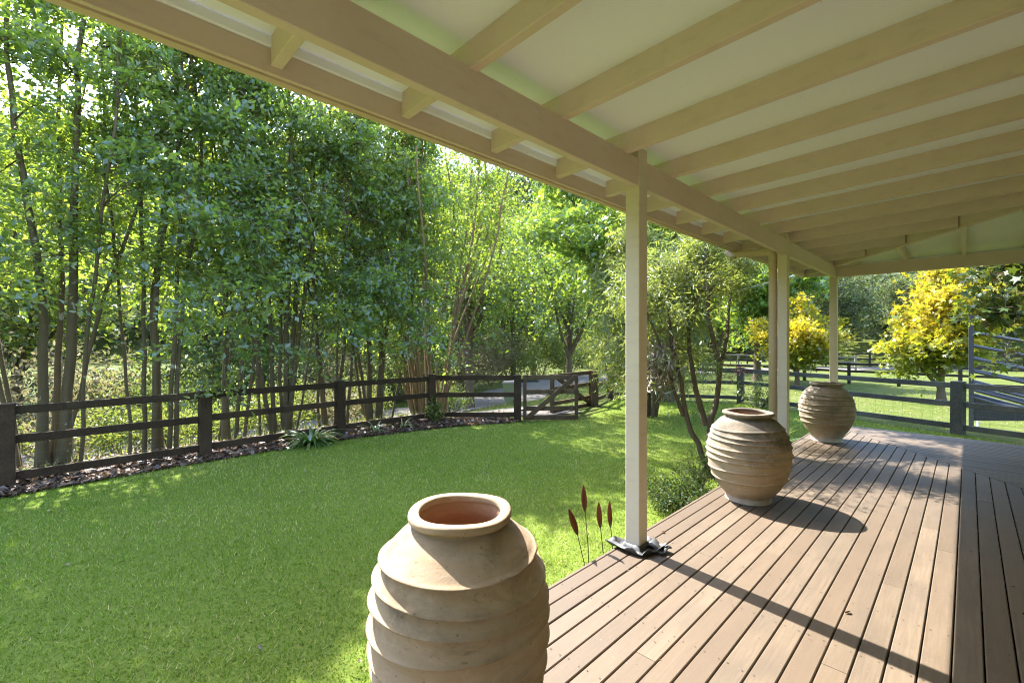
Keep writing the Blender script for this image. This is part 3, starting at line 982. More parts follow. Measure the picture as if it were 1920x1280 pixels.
# ------------------------------------------------------------------ rusty leaf stakes
def stake(base, tip0, tip1, label, w=0.036):
    b = Vector(base); a = Vector(tip0); c = Vector(tip1)
    root = empty('garden_stake', base, label, 'garden stake', 'rusty leaf stakes at the deck edge')
    mid = (b + a) / 2 + Vector((0.006, 0.008, 0))
    MB().tube([b - Vector((0, 0, .03)), mid, a, a + (c - a) * .3], [0.0028, 0.0028, 0.0026, 0.002], 6).build('rod', M['rod'], root, True)
    d = (c - a); ln = d.length; d.normalize()
    sd = Vector((0.707, 0.707, 0)); sd = (sd - d * sd.dot(d)).normalized()
    nn = d.cross(sd)
    V = []; F = []
    n = 14
    for i_ in range(n + 1):
        u = i_ / n
        ww = w * (math.sin(math.pi * u ** 0.85) ** 0.8) * 0.5 + 0.0006
        cc = a + d * ln * u + nn * 0.012 * math.sin(math.pi * u)
        V += [cc - sd * ww + nn * 0.006, cc - nn * 0.0, cc + sd * ww + nn * 0.006]
    for i_ in range(n):
        F += [(3 * i_, 3 * i_ + 1, 3 * i_ + 4, 3 * i_ + 3), (3 * i_ + 1, 3 * i_ + 2, 3 * i_ + 5, 3 * i_ + 4)]
    o = MB().add(V, F).build('leaf_blade', M['rust'], root, True)
    sm = o.modifiers.new('thick', 'SOLIDIFY'); sm.thickness = 0.002
stake((-1.78, 2.49, -0.296), (-1.78, 2.455, 0.205), (-1.78, 2.435, 0.395), 'tallest rusty leaf stake in the lawn by the near post')
stake((-1.775, 2.47, -0.296), (-1.78, 2.375, 0.075), (-1.785, 2.285, 0.275), 'leaning rusty leaf stake nearest the large pot', 0.040)
stake((-1.78, 2.66, -0.296), (-1.78, 2.632, 0.045), (-1.78, 2.610, 0.240), 'rusty leaf stake third from the large pot')
stake((-1.78, 2.77, -0.296), (-1.78, 2.757, 0.012), (-1.78, 2.742, 0.213), 'rusty leaf stake closest to the near post', 0.032)

# ------------------------------------------------------------------ fences
FTOP = 0.63
RAILS = (0.565, 0.235, -0.17)
def fence(name, label, pts, mat, top=FTOP, rails=RAILS, pw=0.15, rw=0.045, rh=0.092, base=None, mesh=True, group=None, skip=(), inset=0.0):
    root = empty(name, (pts[0][0], pts[0][1], 0), label, 'fence', group)
    zs = [(-0.3 if base is None else tz(*p)) for p in pts]
    n = len(pts)
    for i_, (x_, y_) in enumerate(pts):
        if i_ in skip: continue
        d = Vector((pts[min(i_ + 1, n - 1)][0] - pts[max(i_ - 1, 0)][0], pts[min(i_ + 1, n - 1)][1] - pts[max(i_ - 1, 0)][1], 0))
        zo = 0 if base is None else zs[i_] + 0.3
        MB().beam((x_, y_, zs[i_] - 0.05), (x_ + random.uniform(-.008, .008), y_, top + zo + random.uniform(-.01, .01)), pw, pw * 0.95, 0.006, (d.x + 1e-4, d.y, 0)).build('post', M[mat], root)
    for i_ in range(n - 1):
        a_ = Vector((*pts[i_], 0)); b_ = Vector((*pts[i_ + 1], 0)); d = (b_ - a_).normalized()
        za = 0 if base is None else zs[i_] + 0.3
        zb = 0 if base is None else zs[i_ + 1] + 0.3
        for r_ in rails:
            s_ = d * 0.03
            centre(MB().beam(a_ + s_ + Vector((0, 0, r_ + za + random.uniform(-.008, .008))), b_ - s_ + Vector((0, 0, r_ + zb + random.uniform(-.008, .008))), rw, rh, 0.004).build('rail', M[mat], root))
        if mesh:
            mbb = MB()
            nrm = Vector((-d.y, d.x, 0))
            off = nrm * 0.05
            L = (b_ - a_).length
            for k in range(8):
                z_ = -0.27 + k * 0.105
                mbb.tube([a_ + off + Vector((0, 0, z_ + za)), b_ + off + Vector((0, 0, z_ + zb))], 0.0013, 3, False)
            m_ = int(L / 0.15)
            for k in range(m_):
                q = a_ + d * (0.08 + k * 0.15) + off
                zo = za + (zb - za) * k / m_
                mbb.tube([q + Vector((0, 0, -0.27 + zo)), q + Vector((0, 0, 0.47 + zo))], 0.0012, 3, False)
            mbb.build('wire_mesh', M['wire'], root)
    return root
fence('post_and_rail_fence', 'dark brown three rail fence along the mulch bed under the trees',
      [(-7.56, -4.2), (-7.56, -2.3), (-7.50, -0.41), (-7.55, 1.45), (-7.66, 3.44), (-7.57, 5.28), (-6.40, 6.53)], 'fence')
fence('post_and_rail_fence', 'short brown fence return between the open gate and the corner', [(-6.53, 9.40), (-6.99, 10.81)], 'gate', 0.56, (0.50, 0.19, -0.16))
fence('post_and_rail_fence', 'grey three rail fence behind the deck across the paddock side',
      [(-6.95, 10.88), (-4.15, 12.45), (-2.1, 11.72), (-0.13, 10.98), (2.2, 10.1), (4.6, 9.2)], 'greyfence', 0.62, (0.545, 0.225, -0.16), 0.165, base=None, skip=(0, 2))
# gates
def gate(name, label, a, b, z0, z1, mat, brace_up=True, extra=None):
    a = Vector((*a, 0)); b = Vector((*b, 0)); d = (b - a).normalized(); L = (b - a).length
    nrm = Vector((-d.y, d.x, 0))
    root = empty(name, (a.x, a.y, 0), label, 'gate', 'garden gates')
    for s_ in (0.03, L - 0.03):
        MB().beam(a + d * s_ + Vector((0, 0, z0)), a + d * s_ + Vector((0, 0, z1)), 0.085, 0.06, 0.004, (d.x, d.y, 0)).build('stile', M[mat], root)
    for fz in (0.045, 0.25, 0.62, 0.945):
        z_ = z0 + (z1 - z0) * fz
        MB().beam(a + d * 0.06 + Vector((0, 0, z_)), b - d * 0.06 + Vector((0, 0, z_)), 0.042, 0.088, 0.004).build('rail', M[mat], root)
    off = nrm * -0.042 if nrm.dot(Vector((0, 0, 0)) - a) < 0 else nrm * 0.042
    lo, hi = (a, b) if brace_up else (b, a)
    MB().beam(lo + off + d * (0.06 if brace_up else -0.06) + Vector((0, 0, z0 + 0.03)), hi + off - d * (0.05 if brace_up else -0.05) + Vector((0, 0, z1 - 0.03)), 0.04, 0.09, 0.004).build('brace', M[mat], root)
    return root
g1 = gate('garden_gate', 'closed brown timber gate leaf with diagonal brace and hanging chain', (-6.30, 6.60), (-5.58, 7.44), -0.27, 0.625, 'gate')
for z_ in (0.50, -0.08):
    MB().beam((-6.34, 6.555, z_), (-6.10, 6.83, z_), 0.008, 0.035, 0.002).build('hinge', M['rampdark'], g1)
MB().beam((-5.66, 7.335, 0.30), (-5.56, 7.45, 0.30), 0.02, 0.03, 0.002).build('latch', M['rampdark'], g1)
# chain hanging on the closed leaf
cr = empty('chain', (-5.66, 7.30, 0.3), 'thin steel chain hanging on the closed gate leaf', 'chain')
for k in range(15):
    z_ = 0.29 - k * 0.030
    c_ = Vector((-5.62 + 0.004 * math.sin(k), 7.30, z_))
    ax = Vector((0.7, 0.7, 0)) if k % 2 else Vector((0.7, -0.7, 0))
    MB().tube([c_ + ax * 0.008 * math.cos(t_) + Vector((0, 0, 0.018 * math.sin(t_))) for t_ in np.linspace(0, 2 * math.pi, 11)], 0.003, 5, False).build('chain_link', M['chain'], cr, True)
g2 = gate('garden_gate', 'open brown timber gate leaf swung outward behind the closed one', (-6.60, 9.36), (-6.47, 7.67), -0.30, 0.57, 'gate', True)
g3 = empty('gate_post', (-6.48, 9.33, -.3), 'stout brown gate post at the open leaf hinge', 'post')
MB().beam((-6.44, 9.27, -0.36), (-6.44, 9.27, 0.57), 0.14, 0.14, 0.006, (1, 0.2, 0)).build('post_shaft', M['gate'], g3)

# paddock fences farther off
fence('paddock_fence', 'black rail fence in the paddock behind the yellow trees',
      [(-15.5, 33.6), (-12.6, 33.2), (-9.8, 32.8), (-7.1, 32.4), (-4.85, 32.2), (-2.7, 32.6), (-0.3, 33.0), (2.2, 33.4), (4.8, 33.8), (7.5, 34.2)],
      'farfence', 0.92, (0.83, 0.42, 0.0), 0.16, 0.06, 0.13, 1, False, 'far paddock fences')
fence('paddock_fence', 'thin dark fence farthest back at the foot of the hill',
      [(-16 + 3.2 * k, 50 + 0.9 * k) for k in range(12)], 'farfence', 1.0, (0.92, 0.45, 0.0), 0.16, 0.07, 0.14, 1, False, 'far paddock fences')
fence('paddock_fence', 'pale weathered rail fence by the driveway seen behind the bottlebrush',
      [(-19.5 + 2.6 * k, 40.0 + 1.2 * k) for k in range(6)], 'palefence', 0.95, (0.86, 0.42, 0.0), 0.14, 0.06, 0.13, 1, False, 'far paddock fences')

# ------------------------------------------------------------------ bin
def wheelie_bin(x_, y_):
    z_ = tz(x_, y_) + 0.02
    root = empty('wheelie_bin', (x_, y_, z_), 'green plastic wheelie bin with yellow wheel hub beyond the fence', 'bin')
    root.rotation_euler = (0, 0, R(-50))
    def bx(nm, pr, mat, parent=root):
        o_ = bpy.data.objects.new(nm, pr.mesh(nm, M[mat]))
        link(o_, parent)
        return o_
    m_ = MB()
    b0 = [(-.19, -.20), (.19, -.20), (.19, .20), (-.19, .20)]
    t0 = [(-.25, -.28), (.25, -.28), (.25, .28), (-.25, .28)]
    m_.add([(p[0], p[1], 0.02) for p in b0] + [(p[0], p[1], 0.84) for p in t0], [(3, 2, 1, 0), (4, 5, 6, 7), (0, 1, 5, 4), (1, 2, 6, 5), (2, 3, 7, 6), (3, 0, 4, 7)])
    bx('body', m_, 'bin')
    bx('lip', MB().box(-.27, .27, -.30, .30, 0.80, 0.85, 0.008), 'bin')
    bx('lid', MB().add([(-.28, -.31, .852), (.28, -.31, .852), (.28, .33, .852), (-.28, .33, .852), (-.25, -.27, .885), (.25, -.27, .885), (.25, .29, .92), (-.25, .29, .92)],
                       [(3, 2, 1, 0), (4, 5, 6, 7), (0, 1, 5, 4), (1, 2, 6, 5), (2, 3, 7, 6), (3, 0, 4, 7)]), 'binlid')
    bx('handle', MB().tube([(-.18, .30, .83), (-.18, .38, .84), (.18, .38, .84), (.18, .30, .83)], 0.014, 8), 'bin')
    for sx in (-1, 1):
        w_ = bx('wheel', MB().tube([(sx * .215, .21, .10), (sx * .26, .21, .10)], 0.10, 20), 'wheel')
        bx('hub', MB().tube([(sx * .255, .21, .10), (sx * .268, .21, .10)], 0.062, 16), 'hub', w_)
    bx('axle', MB().tube([(-.22, .21, .10), (.22, .21, .10)], 0.012, 8), 'wheel')
wheelie_bin(-12.82, 12.68)

# ------------------------------------------------------------------ stock loading ramp on the right
def ramp():
    bx_, by_ = 0.05, 17.3
    zb = tz(bx_, by_)
    root = empty('loading_ramp', (bx_, by_, zb), 'dark steel stock loading ramp with sloping rails right of the yellow tree', 'loading ramp')
    P = lambda u, v_, z_: (bx_ + u, by_ + v_, zb + z_)
    for v_ in (0.0, 0.95):
        MB().beam(P(0, v_, -.05), P(0, v_, 3.30), 0.10, 0.10, 0.006, (1, 0, 0)).build('post', M['ramppipe'], root)
        MB().beam(P(2.4, v_, -.05), P(2.4, v_, 2.2), 0.10, 0.10, 0.006, (1, 0, 0)).build('post', M['ramppipe'], root)
        for z_ in (2.78, 2.42, 2.08, 1.74):
            MB().tube([P(0, v_, z_), P(2.4, v_, z_ - 0.62), P(4.2, v_, z_ - 1.2)], 0.038, 8).build('rail', M['ramppipe'], root)
        for z_ in (1.42, 1.25, 1.05):
            MB().tube([P(0, v_, z_), P(4.2, v_, z_ - 1.25)], 0.045, 8).build('rail', M['steel'], root)
    m_ = MB()
    m_.add([P(0.02, 0.02, 0.98), P(4.2, 0.02, 0.05), P(4.2, 0.93, 0.05), P(0.02, 0.93, 0.98), P(0.02, 0.02, 0.92), P(4.2, 0.02, -.01), P(4.2, 0.93, -.01), P(0.02, 0.93, 0.92)],
           [(0, 1, 2, 3), (7, 6, 5, 4), (0, 4, 5, 1), (1, 5, 6, 2), (2, 6, 7, 3), (3, 7, 4, 0)])
    m_.build('ramp_floor', M['rampdark'], root)
    m_ = MB()
    m_.add([P(0.05, -0.03, 0.42), P(1.7, -0.03, 0.62), P(0.05, -0.03, 1.0), P(0.05, -0.005, 0.42), P(1.7, -0.005, 0.62), P(0.05, -0.005, 1.0)],
           [(0, 1, 2), (5, 4, 3), (0, 3, 4, 1), (1, 4, 5, 2), (2, 5, 3, 0)])
    m_.build('side_sheet', M['rampdark'], root)
    MB().tube([P(0.13, -.06, -0.02), P(0.13, -.06, 0.42)], 0.03, 8).build('drain_pipe', M['cable'], root)
ramp()

# ------------------------------------------------------------------ overhead cable
mb = MB()
A = Vector((-2.02, 9.05, 2.47)); B = Vector((-24, 40, 5.2))
mb.tube([A.lerp(B, t_) - Vector((0, 0, 4 * 0.55 * t_ * (1 - t_))) for t_ in np.linspace(0, 1, 24)], 0.013, 6)
tag(mb.build('power_cable', M['cable'], None, True), 'thin pale overhead cable running to the verandah corner', 'cable')

# ------------------------------------------------------------------ trees
def bez(p0, p1, bend, n=6):
    p0 = np.array(p0, float); p1 = np.array(p1, float); bend = np.array(bend, float)
    t = np.linspace(0, 1, n)[:, None]
    return p0 * (1 - t) ** 2 + 2 * (p0 + (p1 - p0) * 0.5 + bend) * t * (1 - t) + p1 * t ** 2

def make_tree(name, label, base, stems, leafmat, barkmat, nbranch, leaf, clusters=5, per=40, blen=(0.8, 1.7), tstart=0.22, elev=(-10, 45), csize=0.34,
              group='trees', seed=0, droop=0.25, tmpl=T_LEAF, brad=0.012, cat='tree', up=0.35, side_bias=None, taper=0.55, flat=(0.62, 0.62, 0.5), out=0.25, hang=0.0, twigs=None, shape=None, clip=None, lowgreen=0.0):
    """stems: list of (points, r0, r1). Branches leave the stems, leaf clusters sit along their outer part."""
    g = np.random.default_rng(seed)
    root = empty(name, base, label, cat, group)
    wood = MB()
    Cs = []; Cdir = []
    S = []
    for pts, r0, r1 in stems:
        pts = np.array(pts, float)
        d = np.r_[0, np.cumsum(np.linalg.norm(np.diff(pts, axis=0), axis=1))]
        n = max(6, int(d[-1] / (0.45 if len(pts) < 6 else 0.14)))
        t = np.linspace(0, d[-1], n)
        C = np.stack([np.interp(t, d, pts[:, k]) for k in range(3)], -1)
        for _ in range(3):
            C[1:-1] = (C[:-2] + C[1:-1] * 2 + C[2:]) / 4
        C[1:-1] += g.normal(0, 0.012, (n - 2, 3)) * np.array([1, 1, 0.3])
        rr = r0 + (r1 - r0) * (t / d[-1]) ** 0.8
        rr = rr * (1 + 0.35 * np.exp(-t / 0.18)) if r0 > 0.04 else rr
        wood.tube(C, list(rr), 9 if r0 > 0.05 else 6, False)
        S.append((C, rr, d[-1]))
    wts = np.array([s[2] for s in S]); wts = wts / wts.sum()
    for b in range(nbranch):
        C, rr, ln = S[g.choice(len(S), p=wts)]
        t = tstart + (1 - tstart) * g.random() ** 0.85
        k = min(int(t * (len(C) - 1)), len(C) - 2)
        p = C[k] + (C[k + 1] - C[k]) * (t * (len(C) - 1) - k)
        az = g.uniform(0, 2 * math.pi)
        if side_bias is not None and g.random() < side_bias[1]:
            az = side_bias[0] + g.normal(0, 0.7)
        L = g.uniform(*blen) * (1.0 - taper * max(0, (t - 0.45) / 0.55) ** 1.3)
        if shape is not None:
            L *= shape(t)
        el = math.radians(g.uniform(*elev)) + (t - 0.5) * 0.5
        dv = np.array([math.cos(az) * math.cos(el), math.sin(az) * math.cos(el), math.sin(el)])
        e = p + dv * L
        q = bez(p, e + np.array([0, 0, -droop * L]), (g.normal(0, .08) * L, g.normal(0, .08) * L, 0.12 * L), 6)
        wood.tube(q, list(np.linspace(min(brad, rr[k] * 0.6), 0.003, 6)), 4, False)
        for c_ in range(clusters):
            u = out + (1 - out) * (c_ + g.random()) / clusters
            kk = min(int(u * 5), 4)
            cpt = q[kk] + (q[kk + 1] - q[kk]) * (u * 5 - kk)
            Cs.append(cpt + g.normal(0, csize * 0.35, 3))
            Cdir.append(dv)
    Cs = np.array(Cs); Cdir = np.array(Cdir)
    # every cluster carries a few twigs; leaves sit in two rows along each twig
    NTW = 4
    nt = len(Cs) * NTW
    ti = np.repeat(np.arange(len(Cs)), NTW)
    scl = g.uniform(.55, 1.35, len(Cs))[ti]
    td = norm(Cdir[ti] * 0.45 + norm(g.normal(0, 1, (nt, 3))) * np.array(flat) * 1.35 + np.array([0, 0, -hang * 0.5]))
    tl = csize * 1.55 * scl * g.uniform(.6, 1.25, nt)
    t0 = Cs[ti] + g.normal(0, csize * 0.22, (nt, 3))
    perp = norm(np.cross(td, g.normal(0, 1, (nt, 3))))
    lpt = max(1, int(round(per / NTW)))
    n = nt * lpt
    wi = np.repeat(np.arange(nt), lpt)
    ci = ti[wi]
    k_ = np.tile(np.arange(lpt), nt)
    u_ = (k_ + g.random(n)) / lpt
    side = np.where(k_ % 2 == 0, 1.0, -1.0)[:, None] * perp[wi]
    P = t0[wi] + td[wi] * (u_ * tl[wi])[:, None] + side * (leaf[0] * 0.42) + np.array([0, 0, -1.0]) * ((u_ ** 2) * tl[wi] * (0.15 + hang * 0.5))[:, None] + g.normal(0, leaf[0] * 0.18, (n, 3))
    A = td[wi] * 0.7 + side * 0.75 + g.normal(0, 0.32, (n, 3)) + np.array([0, 0, -hang])
    if not cat == 'none':
        te = t0 + td * tl[:, None]
        tw_w = max(0.0022, leaf[0] * 0.03)
        Vt = np.stack([t0 - perp * tw_w, t0 + perp * tw_w, te], 1).reshape(-1, 3)
        twig_mesh = fast_mesh('twigs', Vt, np.arange(3 * nt).reshape(nt, 3), M[barkmat])
    N = g.normal(0, 0.75, (n, 3)) + np.array([0, 0, up + 0.5])
    sz_ = np.exp(g.normal(0, 0.24, n))
    L = leaf[0] * sz_ * g.uniform(0.85, 1.1, n)
    W = leaf[1] * sz_ * g.uniform(0.8, 1.15, n)
    rnd = np.clip(0.55 * g.random(n) + 0.45 * g.random(len(Cs))[ci], 0, 1)
    if lowgreen:
        zr = (P[:, 2] - base[2]) / lowgreen
        rnd = np.clip(rnd * np.clip(zr * 1.6 - 0.25, 0.12, 1.0), 0, 1)
    if clip is not None:
        k_ = clip(P)
        P, A, N, L, W, rnd = P[k_], A[k_], N[k_], L[k_], W[k_], rnd[k_]
    wood.build('trunk', M[barkmat], root, True)
    if clip is None:
        tw_ = place_mesh('twigs', twig_mesh, root)
        tw_['kind'] = 'stuff'
    cr_ = place_mesh('crown', leaf_mesh('crown', P, A, N, L, W, M[leafmat], tmpl, rnd), root)
    cr_['kind'] = 'stuff'
    return root

def fan(base, tops, r0s, kink=0.15, seed=0, spread=0.14):
    g = np.random.default_rng(seed)
    b = np.array(base, float)
    res = []
    for tp, r0 in zip(tops, r0s):
        tp = np.array(tp, float)
        o = np.array([tp[0] - b[0], tp[1] - b[1], 0])
        st = b + norm(o[None])[0] * min(spread, np.linalg.norm(o)) * g.uniform(.5, 1.0)
        m1 = st + o * 0.25 + np.array([g.normal(0, kink), g.normal(0, kink), (tp[2] - b[2]) * 0.33])
        m2 = st + o * 0.62 + np.array([g.normal(0, kink), g.normal(0, kink), (tp[2] - b[2]) * 0.68])
        res.append(([st, m1, m2, tp], r0, 0.018))
    return res

LAUREL = [
    # base, stem tops (dx,dy,h), radii, label
    ((-8.85, -2.2), [(0.2, -0.3, 6.9), (-.5, .4, 6.5), (.3, .7, 6.0)], [.10, .08, .07], 'tall laurel tree at the left edge beyond the fence end'),
    ((-8.80, -0.08), [(0.0, -0.35, 7.0), (0.1, .35, 7.2), (-.5, .1, 6.6), (.35, .9, 5.0)], [.085, .095, .06, .04], 'tall laurel with two lichen spotted trunks and a leaning low branch'),
    ((-8.68, 0.98), [(-.2, -.25, 6.6), (.0, .2, 7.3), (.25, .45, 6.8)], [.045, .085, .065], 'tall laurel with one thick trunk beside two thin ones'),
    ((-8.72, 2.0), [(-.3, .0, 7.0), (.2, .2, 6.8)], [.08, .05], 'slender laurel behind the second fence post'),
    ((-8.62, 2.80), [(-.5, -.6, 6.6), (-.2, -.3, 6.9), (.05, .05, 7.1), (.1, .35, 6.9), (.3, .6, 6.5), (-.3, .3, 6.2)], [.06, .06, .07, .07, .065, .05], 'six stemmed laurel above the strappy clump'),
    ((-8.75, 3.75), [(-.3, -.2, 6.7), (.2, .3, 6.9)], [.07, .055], 'laurel partly hidden by the third fence post'),
    ((-8.70, 4.65), [(-.3, -.3, 6.4), (.0, .3, 6.6), (.3, .5, 6.2)], [.085, .08, .07], 'low spreading laurel next to the orange stemmed tree'),
]
BOUGH = {0: [(-0.95, 2.5, 1.2)], 1: [], 2: [(1.3, 3.6, 2.6)], 3: [(1.6, 2.6, 0.8), (2.1, 3.4, 2.2)],
         4: [(2.8, 3.8, 2.7)], 5: [(3.3, 2.5, 0.95)], 6: [(3.9, 2.4, 0.9), (4.6, 2.6, 1.1), (4.2, 3.2, 1.7)]}
for k, (b, tops, r0s, lab) in enumerate(LAUREL):
    base = (b[0], b[1], tz(*b) - 0.03)
    boughs = [([(b[0], b[1], zs), (b[0] + 0.7, b[1] + (ye - b[1]) * .5, zs + .15), (b[0] + 1.35, ye, (zs + ze) / 2 + .2), (b[0] + 1.6, ye, ze)], 0.022, 0.006) for ye, zs, ze in BOUGH[k]]
    gq = np.random.default_rng(300 + k)
    thin = fan(base, [(b[0] + gq.uniform(-.9, .7), b[1] + gq.uniform(-.9, .9), gq.uniform(5.4, 6.5)) for _ in range(3)], [gq.uniform(.022, .036) for _ in range(3)], 0.12, 320 + k, 0.4)
    make_tree('laurel_tree', lab, base, fan(base, [(b[0] + t_[0] * 1.3, b[1] + t_[1] * 1.3, t_[2] * (1.0 if k < 3 else 0.92)) for t_ in tops], [q_ * .75 for q_ in r0s], 0.10, 10 + k) + thin + boughs, 'lf_laurel', 'bark', 108 + 14 * len(boughs), (0.084, 0.045),
              5, (36, 34, 32, 26, 26, 26, 28)[k], (0.7, 1.6), (0.40, 0.40, 0.38, 0.36, 0.36, 0.34, 0.28)[k], (-15, 40), 0.27, 'laurel trees along the fence', 30 + k, (0.25, 0.2, 0.2, 0.25, 0.25, 0.28, 0.35)[k], hang=0.12, flat=(0.78, 0.78, 0.34),
              side_bias=(0.0, (0.1, 0.1, 0.1, 0.12, 0.12, 0.15, 0.2)[k]))
# crape myrtle
b = (-8.90, 6.15)
base = (b[0], b[1], tz(*b) - 0.03)
g_ = np.random.default_rng(5)
tops = []
for k in range(24):
    a_ = g_.uniform(0, 2 * math.pi); r_ = g_.uniform(0.4, 2.6)
    tops.append((b[0] + r_ * math.cos(a_), b[1] + r_ * math.sin(a_) * 1.1, g_.uniform(4.8, 7.2)))
make_tree('crape_myrtle', 'many stemmed tree with smooth orange bark left of the gate', base, fan(base, tops, [g_.uniform(.026, .044) for _ in tops], 0.12, 3, 0.42), 'lf_crape', 'barkorange', 270, (0.070, 0.038),
          5, 32, (0.5, 1.4), 0.52, (5, 65), 0.26, 'garden trees', 51, 0.15, brad=0.009)
# big liquidambar by the fence corner
b = (-5.75, 11.42)
base = (b[0], b[1], -0.34)
stems = [([(b[0], b[1], -.34), (b[0] + .03, b[1], 1.2), (b[0] - .05, b[1] + .1, 3.2), (b[0] + .1, b[1], 7.2)], 0.27, 0.04)]
for a_, h_, r_, z0 in ((0.3, 6.5, 2.4, 2.0), (1.5, 6.0, 2.6, 1.7), (2.7, 6.4, 2.6, 2.1), (3.8, 5.6, 2.8, 1.6), (4.9, 6.0, 2.6, 1.9), (5.8, 5.2, 2.6, 1.6), (4.3, 4.0, 3.2, 1.5), (3.1, 4.2, 3.2, 1.8)):
    stems.append(([(b[0], b[1], z0), (b[0] + r_ * .4 * math.cos(a_), b[1] + r_ * .4 * math.sin(a_), z0 + (h_ - z0) * .45), (b[0] + r_ * math.cos(a_), b[1] + r_ * math.sin(a_), h_)], 0.085, 0.02))
make_tree('liquidambar_tree', 'large bright green tree with thick dark trunk behind the near post', base, stems, 'lf_amber', 'barkdark', 210, (0.13, 0.13), 5, 24, (0.8, 1.8), 0.35, (-10, 45), 0.36, 'garden trees', 52, 0.2, T_STAR, 0.02)
# bottlebrush beside the deck
b = (-2.14, 5.48)
base = (b[0], b[1], -0.32)
stems = [([(b[0], b[1], -.32), (-2.20, 5.46, -0.05), (-2.36, 5.36, 0.20), (-2.42, 5.32, 0.38), (-2.40, 5.36, 0.70), (-2.50, 5.30, 0.96), (-2.56, 5.28, 1.55), (-2.75, 5.35, 2.3)], 0.040, 0.012),
         ([(b[0], b[1], -.32), (-2.17, 5.52, -0.05), (-2.24, 5.54, 0.30), (-2.13, 5.66, 0.58), (-2.12, 5.68, 1.02), (-2.18, 5.62, 1.30), (-2.24, 5.60, 1.56), (-2.32, 5.75, 2.2), (-2.45, 6.0, 2.9)], 0.046, 0.014),
         ([(-2.24, 5.54, 0.30), (-2.36, 5.46, 0.60), (-2.42, 5.45, 1.0), (-2.52, 5.6, 1.6), (-2.65, 5.9, 2.5)], 0.04, 0.01),
         ([(-2.42, 5.32, 0.42), (-2.54, 5.26, 0.75), (-2.62, 5.18, 1.25), (-2.85, 5.0, 2.0)], 0.026, 0.008),
         ([(-2.12, 5.68, 1.02), (-2.2, 6.1, 1.5), (-2.35, 6.8, 2.2), (-2.5, 7.4, 2.7)], 0.03, 0.008),
         ([(-2.50, 5.6, 1.4), (-2.6, 6.3, 1.9), (-2.8, 7.0, 2.5)], 0.022, 0.008),
         ([(-2.3, 5.7, 1.9), (-2.35, 6.6, 2.3), (-2.5, 7.8, 2.6)], 0.018, 0.006)]
make_tree('bottlebrush_tree', 'small twisted bottlebrush with wispy leaves beside the deck edge', base, stems, 'lf_brush', 'barkdark', 150, (0.074, 0.0105),
          6, 28, (0.35, 0.85), 0.52, (-15, 60), 0.20, 'bottlebrush trees', 53, 0.25, T_BLADE, 0.006, hang=0.2, side_bias=(2.6, 0.55),
          clip=lambda P: (P[:, 0] < -1.72) & ~((P[:, 0] > -2.18) & (P[:, 2] > 2.36)))
g_ = np.random.default_rng(88)
n_ = 520
P = np.array([-2.66, 5.22, 1.02]) + g_.normal(0, 1, (n_, 3)) * np.array([.10, .13, .15])
A_ = g_.normal(0, .6, (n_, 3)) + np.array([-.2, -.3, -.55])
tw = place_mesh('dry_twigs', leaf_mesh('dry_twigs', P, A_, g_.normal(0, 1, (n_, 3)), g_.uniform(.10, .26, n_), np.full(n_, .006), M['twig'], T_BLADE), bpy.data.objects['bottlebrush_tree'])
tw['kind'] = 'stuff'
# second, farther bottlebrush left of the near post
b = (-4.75, 8.85)
base = (b[0], b[1], -0.32)
stems = fan(base, [(b[0] + dx, b[1] + dy, h_) for dx, dy, h_ in ((-.8, -.3, 3.0), (-.4, .6, 3.3), (.3, .5, 3.3), (.5, -.4, 2.9), (-.2, -.2, 3.5))], [.05, .045, .05, .04, .05], 0.08, 9)
make_tree('bottlebrush_tree', 'weeping grey green bottlebrush on the lawn left of the near post', base, stems, 'lf_brush', 'barkdark', 170, (0.115, 0.014),
          6, 34, (0.5, 1.1), 0.28, (-20, 50), 0.26, 'bottlebrush trees', 54, 0.35, T_BLADE, 0.007, hang=0.35)
# yellow maples
def round_tree(name, label, x_, y_, h_, rad, leafmat, bark, nb, leaf, per, seed, group, tmpl=T_STAR, trunk=0.12, z0=0.5, cl=5, cs=None, nst=7, lowgreen=0.0):
    base = (x_, y_, tz(x_, y_) - 0.05)
    g = np.random.default_rng(seed)
    st = [([base, (x_, y_, base[2] + h_ * .3), (x_ + .1, y_, base[2] + h_ * .97)], trunk, 0.02)]
    for k in range(nst):
        a_ = 2 * math.pi * k / nst + g.uniform(-.3, .3)
        r_ = rad * g.uniform(.45, .75)
        zz = base[2] + z0 + g.uniform(0, h_ * .2)
        st.append(([(x_, y_, zz), (x_ + r_ * .45 * math.cos(a_), y_ + r_ * .45 * math.sin(a_), zz + h_ * .16), (x_ + r_ * math.cos(a_), y_ + r_ * math.sin(a_), base[2] + h_ * g.uniform(.5, .85))], trunk * .5, 0.015))
    return make_tree(name, label, base, st, leafmat, bark, nb, leaf, cl, per, (rad * .3, rad * .62), 0.25, (-18, 40), cs or rad * .16, group, seed, 0.12, tmpl, trunk * .12, lowgreen=lowgreen)
round_tree('yellow_maple', 'golden yellow maple standing in the paddock left of the loading ramp', -0.78, 25.2, 5.6, 2.25, 'lf_yellow', 'barkdark', 130, (0.19, 0.19), 16, 61, 'yellow maples', z0=0.6, trunk=0.15, lowgreen=4.5)
round_tree('yellow_maple', 'golden yellow maple seen between the two far posts', -6.6, 28.6, 4.6, 2.5, 'lf_yellow', 'barkdark', 110, (0.19, 0.19), 16, 62, 'yellow maples', z0=0.5, trunk=0.13, lowgreen=3.6)
round_tree('green_maple', 'large green maple rising above the yellow one between the posts', -9.2, 30.5, 9.5, 3.6, 'lf_amber', 'barkdark', 150, (0.24, 0.24), 16, 63, 'paddock trees', z0=2.8, trunk=0.25)
